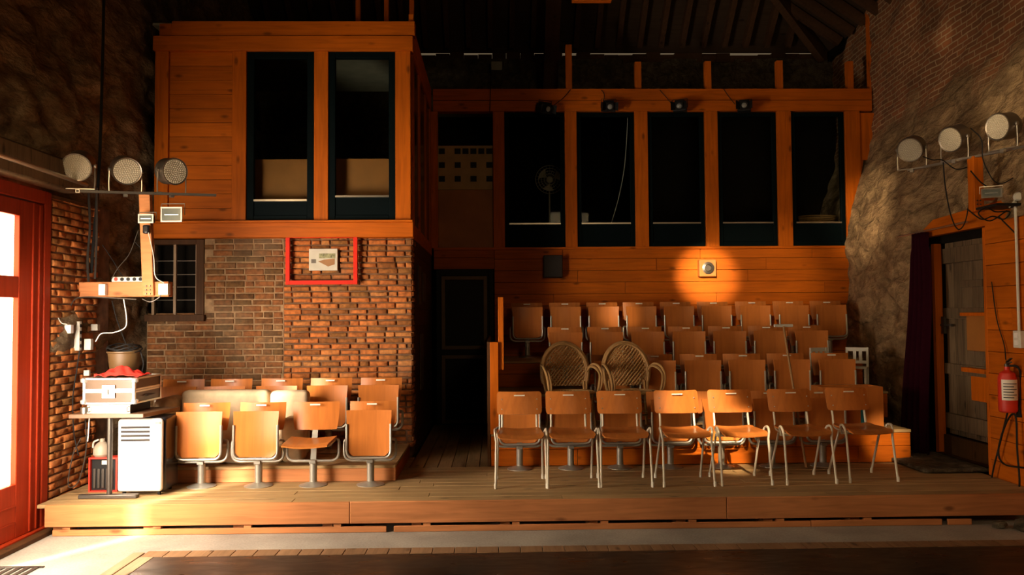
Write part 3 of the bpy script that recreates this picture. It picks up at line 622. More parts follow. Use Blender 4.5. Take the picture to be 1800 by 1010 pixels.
# ================================================================== FLIP-UP ROW SEATS
def seat_proto(folded):
    t = thing('row_seat', 'x', 'seat')
    m = MB(); m.lathe([(.125, 0), (.125, .006), (.10, .014), (.045, .028), (.036, .034)], n=24); m.build('base_plate', M['metal'], t)
    m = MB(); m.lathe([(.033, .03), (.033, .205)], n=16); m.build('pedestal', M['metal'], t)
    m = MB(); m.b(-.03, .03, -.05, .05, .20, .232); m.build('hub', M['metal'], t, bevel=.004)
    m = MB(); m.tube(fillet([(-.19, .02, .405), (-.233, -.01, .405), (-.233, -.02, .222), (.233, -.02, .222), (.233, -.01, .405), (.19, .02, .405)], .08), .0125, 10); m.build('outer_frame', M['metal'], t)
    def back(u, v): x = (u-.5)*.42*(1-.03*v*0); z = .485+.25*v; return (x*(1-.10*(1-v)**3), .085+.035*v-.035*math.cos((u-.5)*2.6)+.03, z)
    m = MB(); m.sheet(back, 14, 8, .010); m.build('backrest', M['ply'], t)
    m = MB(); m.b(-.045, .045, .068, .080, .708, .722); o = m.build('number_plate', M['paper'], t); o['label'] = 'pale number plate'
    m = MB(); m.bar((0, .0, .23), (0, .03, .36), .05, .008, (0, 1, 0)); m.bar((0, .03, .355), (0, .105, .54), .05, .008, (0, 1, 0)); m.build('back_support', M['metal'], t)
    if folded:
        def pan(u, v):
            z = .675-.405*v; wd = .205-.022*v; k = max(0, (v-.84)/.16); wd *= 1-.22*k**2.2
            return ((u-.5)*2*wd, -.055+.03*math.cos((u-.5)*2.4)-.03+.035*(v-.4)**2-.02*v, z)
        m = MB(); m.sheet(pan, 14, 16, .011); m.build('seat_panel', M['ply'], t)
        m = MB(); m.tube(fillet([(-.196, -.088, .555), (-.196, -.098, .256), (.196, -.098, .256), (.196, -.088, .555)], .07), .0115, 10); m.build('seat_frame', M['metal'], t)
    else:
        def pan(u, v): y = .03-.40*v; return ((u-.5)*2*(.205-.01*v), y, .425-.022*math.cos((u-.5)*2.6)+.012*(1-v)**2-.03*max(0, v-.8)*2)
        m = MB(); m.sheet(pan, 14, 12, .011); m.build('seat_panel', M['plyx'], t)
        m = MB(); m.tube(fillet([(-.193, .05, .405), (-.193, -.28, .392), (.193, -.28, .392), (.193, .05, .405)], .07), .0115, 10); m.build('seat_frame', M['metal'], t)
    return t
SF = seat_proto(True); SO = seat_proto(False); usedS = {}
def put_seat(x, y, z, lab, grp, opened=False, rz=0):
    src = SO if opened else SF; o = copy_tree(src) if opened in usedS else src; usedS[opened] = 1
    o.location = (x, y, z); o.rotation_euler = (0, 0, rz); o['label'] = lab; o['group'] = grp
E_ = ['leftmost', 'second', 'third', 'fourth', 'fifth', 'sixth', 'seventh', 'eighth', 'rightmost']
G1 = 'four flip seats on the deck before the brick wall'
for k, px_ in enumerate((357, 455, 550, 650)):
    p = PZ(px_, 853, .25)
    put_seat(p.x, 7.27, .25, ['folded plywood flip seat nearest the white air conditioner', 'folded plywood flip seat directly left of the unfolded one', 'unfolded flip seat with its seat board down, in front of the cream sofa', 'folded plywood flip seat at the passage end of the front left row'][k], G1, k == 2, (.03, -.02, .01, -.02)[k])
G2 = 'flip seats of the back row against the brick wall'
for k, px_ in enumerate((322, 406, 495, 582, 670)):
    p = PY(px_, 672, 8.25)
    put_seat(p.x, 8.14, .40, ['flip seat in back row behind the left end of the cream sofa', 'flip seat in back row behind the middle of the cream sofa', 'flip seat in back row behind the right end of the cream sofa', 'flip seat in back row just right of the cream sofa', 'flip seat at the passage end of the back row by the brick corner'][k], G2)
def rrow(pxs, py, Yb, z, nm, grp, first=0):
    n_ = len(pxs)
    for k, px_ in enumerate(pxs):
        p = PY(px_, py, Yb+.13); e = 'leftmost' if k == 0 else ('rightmost' if k == n_-1 else E_[k]+' from the left')
        put_seat(p.x, Yb, z, '%s folded plywood flip seat in the %s of the grandstand' % (e, nm), grp, False, random.uniform(-.02, .02))
rrow((912, 1000, 1085, 1172, 1260, 1347, 1435), 690, 7.93, .25, 'lowest row', 'lowest row of grandstand flip seats')
rrow((1072, 1149, 1227, 1303, 1380, 1458), 622, 8.86, .58, 'second row up', 'second row of grandstand flip seats')
rrow((992, 1062, 1133, 1204, 1274, 1344, 1415), 575, 9.78, .88, 'third row up', 'third row of grandstand flip seats')
rrow((926, 992, 1057.5, 1122, 1187, 1252, 1319, 1385, 1450), 530, 10.68, 1.20, 'top row', 'top row of grandstand flip seats')
# ================================================================== SCHOOL CHAIRS
def school_chair():
    t = thing('school_chair', 'x', 'chair')
    for s in (-1, 1):
        m = MB(); m.tube([(s*.225, -.20, .03), (s*.218, -.14, .40)]+curve([(s*.222, -.138, .42), (s*.228, -.132, .468), (s*.230, -.10, .497), (s*.226, -.055, .492), (s*.212, -.03, .455)])[0:]+[(s*.205, -.03, .41)], .0105, 8); m.build('leg', M['cream'], t)
        m = MB(); m.tube([(s*.212, .205, .03), (s*.20, .03, .425), (s*.165, .0, .430)], .0105, 8); m.build('leg', M['cream'], t)
        for y in (-.205, .21):
            m = MB(); m.lathe([(.013, 0), (.014, .03), (.0125, .045)], (s*(.226 if y < 0 else .212), y-(.0 if y < 0 else .002), 0), (0, 0, 1), 10); m.build('foot_cap', M['cream' if s*y > 0 else 'dwhite'], t)
        m = MB(); m.tube(curve([(s*.165, -.15, .43), (s*.165, .10, .43), (s*.163, .185, .455), (s*.16, .212, .54), (s*.163, .268, .785)]), .0105, 8); m.build('back_tube', M['cream'], t)
    m = MB(); m.tube([(-.205, -.03, .415), (.205, -.03, .415)], .0095); m.tube([(-.165, .06, .428), (.165, .06, .428)], .0095); m.build('cross_tube', M['cream'], t)
    def seat(u, v):
        y = .185-.385*v; wd = .185+.022*v; k = max(0, abs(u-.5)*2-.0); e = 1
        if v > .9: e = 1-.10*((v-.9)/.1)**2
        if v < .1: e = 1-.12*((.1-v)/.1)**2
        return ((u-.5)*2*wd*e, y, .452+.012*(abs(u-.5)*2)**2-.028*max(0, (v-.78)/.22)**2+.012*max(0, .2-v)*5*(1-v))
    m = MB(); m.sheet(seat, 12, 16, .012); m.build('seat', M['plyx'], t)
    def back(u, v):
        q = abs(u-.5)*2; z = .595+.205*v; e = 1
        k = abs(v-.5)*2
        if k > .72: e = 1-.085*((k-.72)/.28)**2.5
        return ((u-.5)*.415*e, .185+.06*v+.035-.045*math.cos((u-.5)*2.4)+.012, z)
    m = MB(); m.sheet(back, 14, 14, .011); bk_ = m.build('backrest', M['ply'], t)
    m = MB()
    for s in (-1, 1):
        for z, y in ((.645, .193), (.735, .220)): m.lathe([(.006, 0), (.005, .004)], (s*.163, y+.003, z), (0, -1, 0), 8)
    m.build('rivet', M['alu'], bk_)
    m = MB(); m.b(-.05, .05, .202, .2085, .765, .776); o = m.build('label_strip', M['paper'], bk_); o['label'] = 'pale paper label strip'
    return t
c0 = school_chair()
CL = ['tube-legged school chair at the passage end of the front row', 'shaded school chair second from the passage end', 'shaded school chair left of the brightest one', 'school chair with the brightest sunlit backrest', 'sunlit school chair with long leg shadows, right of the brightest', 'school chair with a broom handle rising behind it', 'school chair at the curtain end of the front row']
for k, ((a, b_), py_) in enumerate(zip(((871, 962), (965, 1051), (1059, 1147), (1166, 1257), (1268, 1357), (1382, 1468), (1490, 1577)), (858, 857, 856, 855, 853, 851, 847))):
    p, q = PZ(a, py_, .25), PZ(b_, py_, .25); o = c0 if k == 0 else copy_tree(c0)
    o.location = ((p.x+q.x)/2, (p.y+q.y)/2+.20, .25); o.rotation_euler = (0, 0, (0, .01, -.02, .02, .03, .06, .08)[k]); o['label'] = CL[k]; o['group'] = 'tube-legged school chairs in the front row on the right'
# ================================================================== RATTAN ARMCHAIRS
def rattan():
    t = thing('rattan_armchair', 'x', 'armchair')
    arch = lambda k, r=1: [(.252*r*math.cos(a), .21+.07*max(0, math.sin(a))+k, .57+.30*r*math.sin(a)) for a in [math.pi*(-.12+1.24*i/28) for i in range(29)]]
    m = MB()
    for r_, k in ((1.06, 0), (1.0, -.012), (.94, 0)): m.tube(arch(k, r_)[::-1]if 0 else arch(k, r_), .015, 7)
    for s in (-1, 1): m.tube([(s*.24, .2, .47), (s*.22, .17, .36)], .016, 7); m.tube([(s*.20, .2, .47), (s*.2, .17, .36)], .013, 7)
    m.build('back_frame', M['rattan'], t)
    m = MB()                                                      # diagonal open weave
    cx, cz, rx, rz_ = 0, .57, .225, .285
    def clip(a, c, sl):                                            # chord of the rounded back outline for the line z = sl*x + c
        pts = [(x/60*rx, sl*x/60*rx+c) for x in range(-60, 61)]
        ins = [(x, z) for x, z in pts if (x/rx)**2+(max(0, z-cz)/rz_)**2 < .98 and z > .42]
        return (ins[0], ins[-1]) if len(ins) > 3 else None
    for sl_, dy in ((1.15, 0), (-1.15, .008)):
        for i in range(23):
            for off in (0, .011):
                r_ = clip(0, .14+i*.046+off, sl_)
                if r_:
                    (x0, z0), (x1, z1) = r_; Yf = lambda x, z: .215+.06*max(0, (z-.56)/.3)+dy-.012+.0*x
                    m.tube([(x0, Yf(x0, z0), z0), ((x0+x1)/2, Yf(0, (z0+z1)/2)+.012, (z0+z1)/2), (x1, Yf(x1, z1), z1)], .0052, 5)
    m.build('woven_back', M['rattan'], t)
    m = MB()
    for r_ in (0, .024, .048): m.tube([((.25-r_)*math.cos(a), -.02+(.25-r_)*math.sin(a)*.98, .375+.0*r_) for a in [2*math.pi*i/32 for i in range(32)]], .0125, 7, True)
    for i in range(13): x = -.2+i*.033; h = .98*math.sqrt(max(0, .215**2-x*x)); m.tube([(x, -.02-h, .372), (x, -.02+h, .372)], .009, 5)
    m.build('seat', M['rattan'], t)
    for s in (-1, 1):
        m = MB()
        for o_ in (0, .024): m.tube(curve([(s*.245, .20, .60-o_), (s*(.285-o_), .12, .655-o_), (s*(.30-o_), -.04, .64-o_), (s*(.295-o_), -.17, .56), (s*(.28-o_), -.19, .45), (s*(.255), -.13, .36)]), .0135, 7)
        m.build('armrest', M['rattan'], t)
        for y in (-.18, .17):
            m = MB(); m.tube([(s*.19, y*.9, .37), (s*.215, y*1.08, .0)], .016, 7); m.build('leg', M['rattan'], t)
    m = MB(); m.tube([(.2*math.cos(a), .2*math.sin(a)-.01, .15) for a in [2*math.pi*i/24 for i in range(24)]], .010, 6, True); m.build('leg_ring', M['rattan'], t)
    return t
r0 = rattan()
for k, px_ in enumerate((1001, 1109)):
    o = r0 if k == 0 else copy_tree(r0); p = PY(px_, 640, 8.5); o.location = (p.x, 8.42, .58); o.rotation_euler = (0, 0, (.17, .15)[k])
    o['label'] = 'woven rattan armchair on the grandstand, '+('the one nearer the passage' if k == 0 else 'the one nearer the flip seats'); o['group'] = 'two rattan armchairs on the lowest tier'
# ================================================================== CHILD CHAIRS
def kid_chair():
    t = thing('child_chair', 'x', 'chair'); 
    m = MB(); m.b(-.13, .13, -.13, .12, .24, .26); m.build('seat', M['dwhite'], t, bevel=.003)
    for x in (-.125, .10):
        m = MB(); m.b(x, x+.025, -.13, -.105, 0, .24); m.build('leg', M['dwhite'], t, bevel=.002)
        m = MB(); m.b(x, x+.025, .10, .125, 0, .48); m.build('leg', M['dwhite'], t, bevel=.002)
    m = MB(); m.b(-.10, .10, .103, .121, .435, .48); m.b(-.10, .10, .103, .121, .29, .325); m.build('back_rail', M['dwhite'], t, bevel=.002)
    m = MB(); m.b(-.045, -.01, .107, .118, .325, .435); m.build('back_slat', M['dwhite'], t); m = MB(); m.b(.02, .055, .107, .118, .325, .435); m.build('back_slat', M['dwhite'], t)
    return t
k0 = kid_chair()
for k, (px_, rz) in enumerate(((1447, .35), (1500, -.55))):
    o = k0 if k == 0 else copy_tree(k0); p = PY(px_, 640, 9.35); o.location = (p.x, 9.28, .88); o.rotation_euler = (0, 0, rz)
    o['label'] = 'small white wooden child chair '+('behind the last folded seat' if k == 0 else 'nearest the stone wall'); o['group'] = 'two small white chairs on the grandstand'
# ================================================================== SOFA
sf = thing('sofa', 'cream upholstered sofa wedged between the two left rows of seats', 'sofa', (PY(420, 700, 7.8).x, 7.78, .40))
ox = sf.location.x; a0, a1, am = PY(318, 700, 7.8).x-ox, PY(543, 700, 7.8).x-ox, PY(473, 700, 7.8).x-ox
def cushion(name, x0, x1, y0, y1, z0, z1, bv=.05):
    m = MB(); m.b(x0, x1, y0, y1, z0, z1); return m.build(name, M['fabric'], sf, bevel=bv, seg=4)
cushion('back_cushion', a0, am-.004, .0, .16, .03, .66); cushion('back_cushion', am+.004, a1-.01, .0, .16, .03, .65)
cushion('armrest', a0-.17, a0-.01, -.25, .2, .0, .61, .07); cushion('armrest', a1-.20, a1, -.25, -.005, .0, .42, .05); cushion('seat_cushion', a0, a1-.21, -.25, -.005, .0, .16, .05)
# ================================================================== WOODEN BOX right of lowest row
bx0, bx1 = PY(1447, 720, 8.15).x, PY(1553, 720, 8.15).x
t = thing('wooden_box', 'open orange wooden box on the grandstand behind the last school chair', 'box', ((bx0+bx1)/2+.0, 8.31, .58)); h = .425; w2 = (bx1-bx0)/2
m = MB(); m.b(-w2, w2, -.16, -.145, 0, h); m.b(-w2, w2, .135, .15, 0, h); m.b(-w2, -w2+.015, -.145, .135, 0, h); m.b(w2-.015, w2, -.145, .135, 0, h); m.b(-w2+.015, w2-.015, -.145, .135, 0, .02); m.build('case', M['ply'], t)
m = MB(); x = PY(1517, 710, 8.14).x-t.location.x; m.b(x-.022, x+.022, -.166, -.160, .02, h-.02); o = m.build('tape_strip', plain('teal_tape', (.01, .16, .22), .5), t); o['label'] = 'teal tape strip'
# ================================================================== BROOM
p, q = PY(1377, 572, 8.55), PY(1417, 812, 7.72); q.z = .27
t = thing('broom', 'upside-down broom with pale handle leaning against the flip seats', 'broom', tuple(q)); d = p-q
m = MB(); m.tube([(0, 0, 0), d], .012, 8); m.build('handle', wood('broom_handle', (.40, .22, .10), 'Z', .5), t)
m = MB(); m.tube([d+Vector((-.10, 0, .0)), d+Vector((.10, 0, 0))], .016, 8); m.build('cross_piece', M['dwhite'], t)
# ================================================================== TABLE, CASE, AMP, etc. at the left
ty = 6.80; tx0, tx1 = PY(112, 728, ty).x+.04, PY(252, 728, ty).x
t = thing('side_table', 'narrow laminate table with T-shaped metal leg beside the red door', 'table', ((tx0+tx1)/2, ty+.25, .25)); hw = (tx1-tx0)/2
tp = .71
m = MB(); m.add([(-hw, -.25, tp-.035), (hw, -.25, tp-.035), (hw+.10, .27, tp-.035), (-hw, .27, tp-.035), (-hw, -.25, tp), (hw, -.25, tp), (hw+.10, .27, tp), (-hw, .27, tp)], [(0, 3, 2, 1), (4, 5, 6, 7), (0, 1, 5, 4), (1, 2, 6, 5), (2, 3, 7, 6), (3, 0, 4, 7)])
m.build('table_top', plain('table_laminate', (.15, .075, .035), .4), t, bevel=.003)
lx = PY(193, 800, ty+.04).x-t.location.x
for y in (-.21, .2):
    m = MB(); m.tube([(lx, y, .03), (lx, y, tp-.035)], .022, 12); m.build('leg', M['dsteel'], t)
    m = MB(); m.b(lx-.25, lx+.24, y-.03, y+.03, 0, .035); m.build('foot', M['dsteel'], t, bevel=.008)
tz = .25+tp
t = thing('rack_amplifier', 'grey rack amplifier with black side lying under the flight case', 'amplifier', (PY(195, 715, 6.86).x, 6.84, tz+.001)); 
m = MB(); m.b(-.19, .17, 0, .005, 0, .07); m.build('front_panel', M['steel'], t); m = MB(); m.b(-.18, .17, .005, .40, .0, .07); m.build('case', M['black'], t, bevel=.003)
for x in (-.17, .16):
    m = MB(); m.tube([(x, 0, .015), (x, -.03, .015), (x, -.03, .055), (x, 0, .055)], .005); m.build('handle', M['dsteel'], t)
# flight case
t = thing('flight_case', 'flight case with aluminium edges and butterfly latch on the table', 'case', (PY(185, 690, 6.80).x, 6.86, tz+.073), -.03)
W2, D_, H1, H2 = .222, .50, .115, .225
m = MB(); m.b(-W2+.006, W2-.006, .006, D_-.006, .004, H1-.002); b1_ = m.build('case_body', plain('dark_brown_laminate', (.09, .045, .022), .3), t)
m = MB(); m.b(-W2+.006, W2-.006, .006, D_-.006, H1+.002, H2-.004); l1_ = m.build('case_lid', plain('dark_brown_laminate_lid', (.09, .045, .022), .3), t)
def edges(x0, x1, y0, y1, z0, z1, par, e=.022):
    m = MB(); 
    for x in (x0, x1-e):
        for y in (y0, y1-e): m.b(x-.001, x+e+.001, y-.001, y+e+.001, z0, z1)
    for z in (z0, z1-e*.8):
        m.b(x0+e, x1-e, y0-.001, y0+e, z, z+e*.8); m.b(x0+e, x1-e, y1-e, y1+.001, z, z+e*.8); m.b(x0-.001, x0+e, y0+e, y1-e, z, z+e*.8); m.b(x1-e, x1+.001, y0+e, y1-e, z, z+e*.8)
    m.build('edge_trim', M['alu'], par, bevel=.003)
edges(-W2, W2, 0, D_, 0, H1, b1_); edges(-W2, W2, 0, D_, H1+.001, H2, l1_)
for par, zc in ((b1_, .022), (l1_, H2-.022)):
    for x in (-W2, W2):
        m = MB(); m.lathe([(.012, -.024), (.028, -.014), (.030, .014), (.012, .024)], (x*.975, .012, zc), n=12); m.build('ball_corner', M['alu'], par)
m = MB(); m.b(-.055, .055, -.008, 0, .055, .165); m.b(-.045, .045, -.012, -.008, .065, .155); lt = m.build('latch_plate', M['alu'], t, bevel=.008)
m = MB(); m.lathe([(.028, 0), (.028, .006)], (0, -.012, .108), (0, -1, 0), 16); m.b(-.006, .006, -.03, -.012, .085, .13); m.build('latch_twist', M['steel'], lt)
m = MB(); m.tube(fillet([(W2, .19, .06), (W2+.022, .19, .06), (W2+.022, .33, .06), (W2, .33, .06)], .02), .006); m.build('side_handle', M['dsteel'], t)
cz_ = tz+.073+H2
# red cloth
t0 = PY(215, 655, 6.98)
def cloth(u, v):
    x, y = (u-.5)*.37, (v-.5)*.24; r_ = math.hypot(x/.19, y/.13)
    return (t0.x+x*(1+.1*math.sin(v*9)), 6.99+y, cz_+.008+max(0, 1-r_)*.075+.022*abs(math.sin(u*13+v*5))*(1-.5*r_)*(r_ < 1.3)+.03*max(0, noise.noise((u*5, v*5, 3))))
m = MB(); m.sheet(cloth, 30, 20, .004); tag(m.build('red_cloth', plain('red_cloth', (.70, .025, .012), .8)), 'crumpled bright red cloth on top of the flight case', 'cloth')
# tub with cable
p = PY(217, 640, 7.22)
t = thing('storage_tub', 'round tan tub with cable loops behind the red cloth', 'tub', (p.x, 7.235, cz_+.001))
m = MB(); m.lathe([(.11, 0), (.115, .01), (.135, .19), (.145, .20), (.143, .21), (.13, .21), (.10, .02)], n=24); m.build('tub_body', plain('tan_tub', (.12, .065, .022), .5), t)
m = MB()
for k in range(4): m.tube([((.15-.01*k)*math.cos(a), (.12)*math.sin(a), .22+.012*k+.02*math.sin(a*2+k)) for a in [2*math.pi*i/24 for i in range(24)]], .006, 6, True)
m.tube(curve([(.14, 0, .22), (.17, 0, .10), (.165, -.02, 0.02)]), .006); m.build('cable_coil', M['black'], t)
p = PY(147, 716, 6.85); m = MB(); m.lathe([(.034, 0), (.034, .05), (.031, .052)], (p.x, 6.87, tz), n=20); tag(m.build('tin_can', M['steel']), 'small tin can on the table left of the amplifier', 'can')
# air conditioner
ax0, ax1 = PY(205, 800, 6.9).x, PY(284, 800, 6.9).x
t = thing('air_conditioner', 'white portable air conditioner standing under the table end', 'air conditioner', ((ax0+ax1)/2, 6.9, .25)); aw = (ax1-ax0)/2
def body(u, v): return 0
m = MB(); m.b(-aw, aw, 0, .06, .035, .655); m.build('front_cover', M['white'], t, bevel=.035, seg=5)
m = MB(); m.b(-aw+.01, aw+.012, .05, .34, .03, .66); m.build('rear_body', M['blackg'], t, bevel=.02)
m = MB()
for k in range(4): m.b(-aw+.035, aw-.10, -.004, .004, .60-.036*k-.026, .60-.036*k-.008)
m.build('louvre_slots', plain('grey_louvre', (.035, .03, .025), .6, spec=.1), t)
m = MB(); m.b(aw-.055, aw-.015, -.003, .002, .61, .628); m.build('badge', M['dsteel'], t)
for x in (-aw+.04, aw-.04):
    for y in (.06, .28):
        m = MB(); m.lathe([(.016, -.01), (.016, .01)], (x, y, .016), (1, 0, 0), 12); m.build('castor', M['black'], t)
# red framed heater crate
cx0, cx1 = PY(152, 835, 7.05).x, PY(203, 835, 7.05).x
t = thing('heater', 'black grille heater with bright red frame under the table', 'heater', ((cx0+cx1)/2, 7.08, .25)); cw = (cx1-cx0)/2
m = MB(); m.b(-cw, -cw+.015, 0, .12, 0, .30); m.b(cw-.015, cw, 0, .12, 0, .30); m.b(-cw+.015, cw-.015, 0, .12, .285, .30); m.b(-cw+.015, cw-.015, 0, .12, 0, .012); m.build('red_frame', M['redplastic'], t, bevel=.002)
m = MB(); m.b(-cw+.016, cw-.016, .03, .11, .013, .284); m.build('dark_body', M['black'], t)
m = MB()
for k in range(5): x = -cw+.03+k*.037; m.b(x, x+.024, .018, .03, .03, .20)
m.build('grille', M['dsteel'], t, bevel=.004)
m = MB(); m.b(-.02, .03, .022, .03, .235, .27); m.build('control_plate', M['dwhite'], t)
p = PY(180, 790, 7.14); m = MB(); m.lathe([(.06, 0), (.075, .02), (.075, .07), (.05, .11), (.022, .13), (.022, .155), (.018, .156)], (p.x, 7.14, .552), n=20)
o = tag(m.build('jug', plain('grey_beige_jug', (.35, .28, .20), .5)), 'rounded beige jug sitting on top of the red framed heater', 'jug')
m = MB(); m.tube(curve([(p.x-.022, 7.12, .70), (p.x-.06, 7.11, .68), (p.x-.068, 7.11, .63)]), .008); m.build('handle', M['dwhite'], o)
# ================================================================== wall poster and red frame
m = MB(); YP = YK-.10
f0, f1, f2, f3 = PY(502, 411, YP), PY(628, 411, YP), PY(628, 500, YP), PY(502, 500, YP); th = .043
x0, x1, z0, z1 = f0.x, f1.x, f3.z, f0.z
m.b(x0, x0+th, YP, YP+.03, z0, z1); m.b(x1-th, x1, YP, YP+.03, z0, z1); m.b(x0+th, x1-th, YP, YP+.03, z1-th, z1); m.b(x0+th, x1-th, YP, YP+.03, z0, z0+th)
o = tag(m.build('picture_frame', M['redframe'], bevel=.002), 'empty bright red rectangular frame hung on the brick wall', 'frame')
for x in (x0+.1, x1-.1):
    m = MB(); m.tube([(x, YP+.03, z1-.02), (x, YK+.02, z1-.02)], .006); m.build('hanger', M['dsteel'], o)
p0, p1 = PY(543, 437, YK-.05), PY(593, 475, YK-.05); t = thing('canvas_print', 'small pale canvas print with greenhouse picture inside the red frame', 'picture', ((p0.x+p1.x)/2, YK-.05, p1.z))
pw, ph = (p1.x-p0.x)/2, p0.z-p1.z
m = MB(); m.b(-pw, pw, 0, .035, 0, ph); m.build('canvas', plain('canvas', (.62, .56, .44), .7), t, bevel=.002)
m = MB(); m.add([(-pw*.35, -.002, ph*.42), (pw*.35, -.002, ph*.18), (pw*.82, -.002, ph*.28), (pw*.82, -.002, ph*.55), (pw*.1, -.002, ph*.5)], [(0, 1, 2, 3, 4)]); m.build('floor_motif', plain('print_brown', (.36, .17, .06), .7), t, smooth=False)
m = MB(); m.b(-pw*.28, pw*.86, -.003, -.001, ph*.56, ph*.78); m.build('greenhouse_motif', plain('print_green', (.28, .27, .13), .7, var=.6, sc=40), t)
m = MB(); m.b(-pw*.83, -pw*.5, -.003, -.001, ph*.34, ph*.52); m.build('camera_motif', plain('print_grey', (.16, .13, .10), .7), t)
# ================================================================== PAR LIGHTS
def par():
    t = thing('par_light', 'x', 'stage light')                    # local: faces -Y, rotation axis at the origin
    m = MB(); m.lathe([(.112, -.055), (.120, -.06), (.122, -.05), (.118, -.045), (.118, .08), (.10, .10), (.088, .13), (.03, .135)], (0, 0, 0), (0, 1, 0), 32); b_ = m.build('can', plain('can_metal', (.22, .18, .14), .35, .85), t)
    m = MB(); m.lathe([(.108, 0), (.108, .004)], (0, -.052, 0), (0, -1, 0), 32); m.build('lens_plate', plain('led_plate', (.34, .29, .21), .7, var=.05), t)
    m = MB()
    for r_, n_ in ((.0, 1), (.018, 6), (.036, 12), (.054, 18), (.072, 24), (.088, 30), (.101, 34)):
        for k in range(n_):
            a = 2*math.pi*k/n_; m.lathe([(.0058, 0), (.0045, .005), (.001, .007)], (r_*math.cos(a), -.056, r_*math.sin(a)), (0, -1, 0), 6)
    o = m.build('led_lens', plain('led_lens', (.50, .43, .31), .35), t); o['kind'] = 'stuff'
    return t
def yoke(t, tiltv):
    m = MB(); m.tube([(-.128, 0, 0), (-.131, 0, -.13), (-.128, 0, -.20)], .006); m.tube([(.128, 0, 0), (.131, 0, -.13), (.128, 0, -.20)], .006); m.b(-.132, .132, -.015, .015, -.204, -.198); m.b(-.016, .016, -.02, .02, -.235, -.204)
    for s in (-1, 1): m.lathe([(.018, 0), (.018, .018)], (s*.122, 0, 0), (s, 0, 0), 10)
    return m.build('yoke', M['steel'], t)
P0 = par(); first = True
def put_par(px_, py_, Y, yaw_, til, lab, grp):
    global first
    t = thing('par_light', lab, 'stage light', PY(px_, py_, Y), 0, grp); h = P0 if first else None
    for ch in list(P0.children):
        c = ch if False else ch.copy(); COL.objects.link(c); c.parent = t; c.matrix_local = Matrix.Rotation(yaw_, 4, 'Z')@Matrix.Rotation(til, 4, 'X')
    y_ = yoke(t, 0); y_.rotation_euler = (0, 0, yaw_*.9)
for k, (px_, py_, Y, yw, ti) in enumerate(((138, 291, 6.85, .22, .42), (221, 299, 7.02, .62, .32), (302, 301, 7.18, .92, .12))):
    put_par(px_, py_, Y, yw, ti, ('leftmost', 'middle', 'rightmost')[k]+' round silver stage light on the bar above the red door', 'stage lights on the left bar')
for k, (px_, py_, Y, yw, ti) in enumerate(((1602, 261, 7.75, -.78, .36), (1677, 243, 7.35, -1.18, .30), (1762, 222, 6.85, -1.30, .12))):
    put_par(px_, py_, Y, yw, ti, ('far', 'middle', 'near')[k]+' round silver stage light on the bar along the right stone wall', 'stage lights on the right bar')
for ch in list(P0.children): bpy.data.objects.remove(ch)
bpy.data.objects.remove(P0)
# left bar and bracket
a, b_ = PY(134, 336, 6.84), PY(380, 343, 7.30); m = MB(); m.bar(a, b_, .035, .02); tag(m.build('light_bar', M['dsteel']), 'horizontal dark steel bar carrying the three left stage lights', 'bar')
t = thing('timber_bracket', 'orange timber bracket with upright beam fixed to the left wall', 'bracket', (XL+.05, 7.30, 2.0))
o_ = t.location; g = PY(300, 508, 7.3)
m = MB(); m.b(0, g.x-o_.x, -.05, .05, g.z-.068-2.0, g.z+.068-2.0); m.build('arm', M['fascia'], t, bevel=.006)
ub, ut = PY(267, 497, 7.3), PY(260, 343, 7.3)
m = MB(); m.bar(Vector((ub.x, 7.25, ub.z-.12))-o_, Vector((ut.x, 7.25, ut.z))-o_, .10, .06, (0, 1, 0)); m.build('upright', M['fascia'], t, bevel=.005)
m = MB()
for i in range(2):
    for j in range(3): m.lathe([(.008, 0), (.006, .006)], (ub.x-o_.x-.015+i*.035, -.085, ub.z-2.0-.10+j*.035), (0, -1, 0), 8)
m.build('bolt_head', M['dsteel'], t)
pz = PY(230, 490, 7.28); m = MB(); m.b(-.13, .17, -.03, .03, 0, .045)
t = thing('power_strip', 'white power strip lying on the timber arm', 'power strip', (pz.x-.03, 7.28, g.z+.068)); m.build('strip_body', M['dwhite'], t, bevel=.005)
for k in range(5):
    m = MB(); m.lathe([(.017, 0), (.017, .003)], (-.09+k*.055, -.03, .023), (0, -1, 0), 12); m.build('socket', M['black' if k else 'redplastic'], t)
def box_thing(name, px_, py_, Y, w_, h, d, mat, lab, cat, bev=.004, rz=0):
    p = PX(px_, py_, XL+.10+d/2) if name == 'power_adapter' else PY(px_, py_, Y); m = MB(); m.b(-w_/2, w_/2, -d/2, d/2, -h/2, h/2); o = m.build(name, M[mat], bevel=bev); o.location = p; o.rotation_euler = (0, 0, rz); return tag(o, lab, cat)
box_thing('wall_socket', 181, 509, 7.22, .06, .10, .05, 'white', 'white socket box on the left end of the timber arm', 'socket')
box_thing('wall_socket', 289, 508, 7.20, .085, .10, .06, 'white', 'white junction box on the free end of the timber arm', 'socket')
box_thing('wall_socket', 118, 578, 7.05, .09, .075, .05, 'white', 'small white wall socket on the brick pier beside the red door', 'socket')
t = thing('power_strip', 'long white vertical power strip on the brick pier', 'power strip', PY(136, 590, 7.2))
m = MB(); m.b(-.028, .028, -.02, .02, -.13, .13); m.build('strip_body', M['dwhite'], t, bevel=.005)
for k in range(4):
    m = MB(); m.lathe([(.016, 0), (.016, .003)], (.028, 0, -.09+k*.06), (1, 0, 0), 12); m.build('socket', M['black'], t)
box_thing('power_adapter', 156, 605, 7.25, .06, .10, .05, 'dwhite', 'cream plug adapter right of the vertical power strip', 'adapter')
box_thing('power_adapter', 168, 575, 7.3, .06, .06, .05, 'metal', 'grey plug adapter above the cream one', 'adapter')
box_thing('power_adapter', 153, 655, 7.0, .05, .05, .03, 'dwhite', 'small pale plug hanging below the socket cluster', 'adapter')
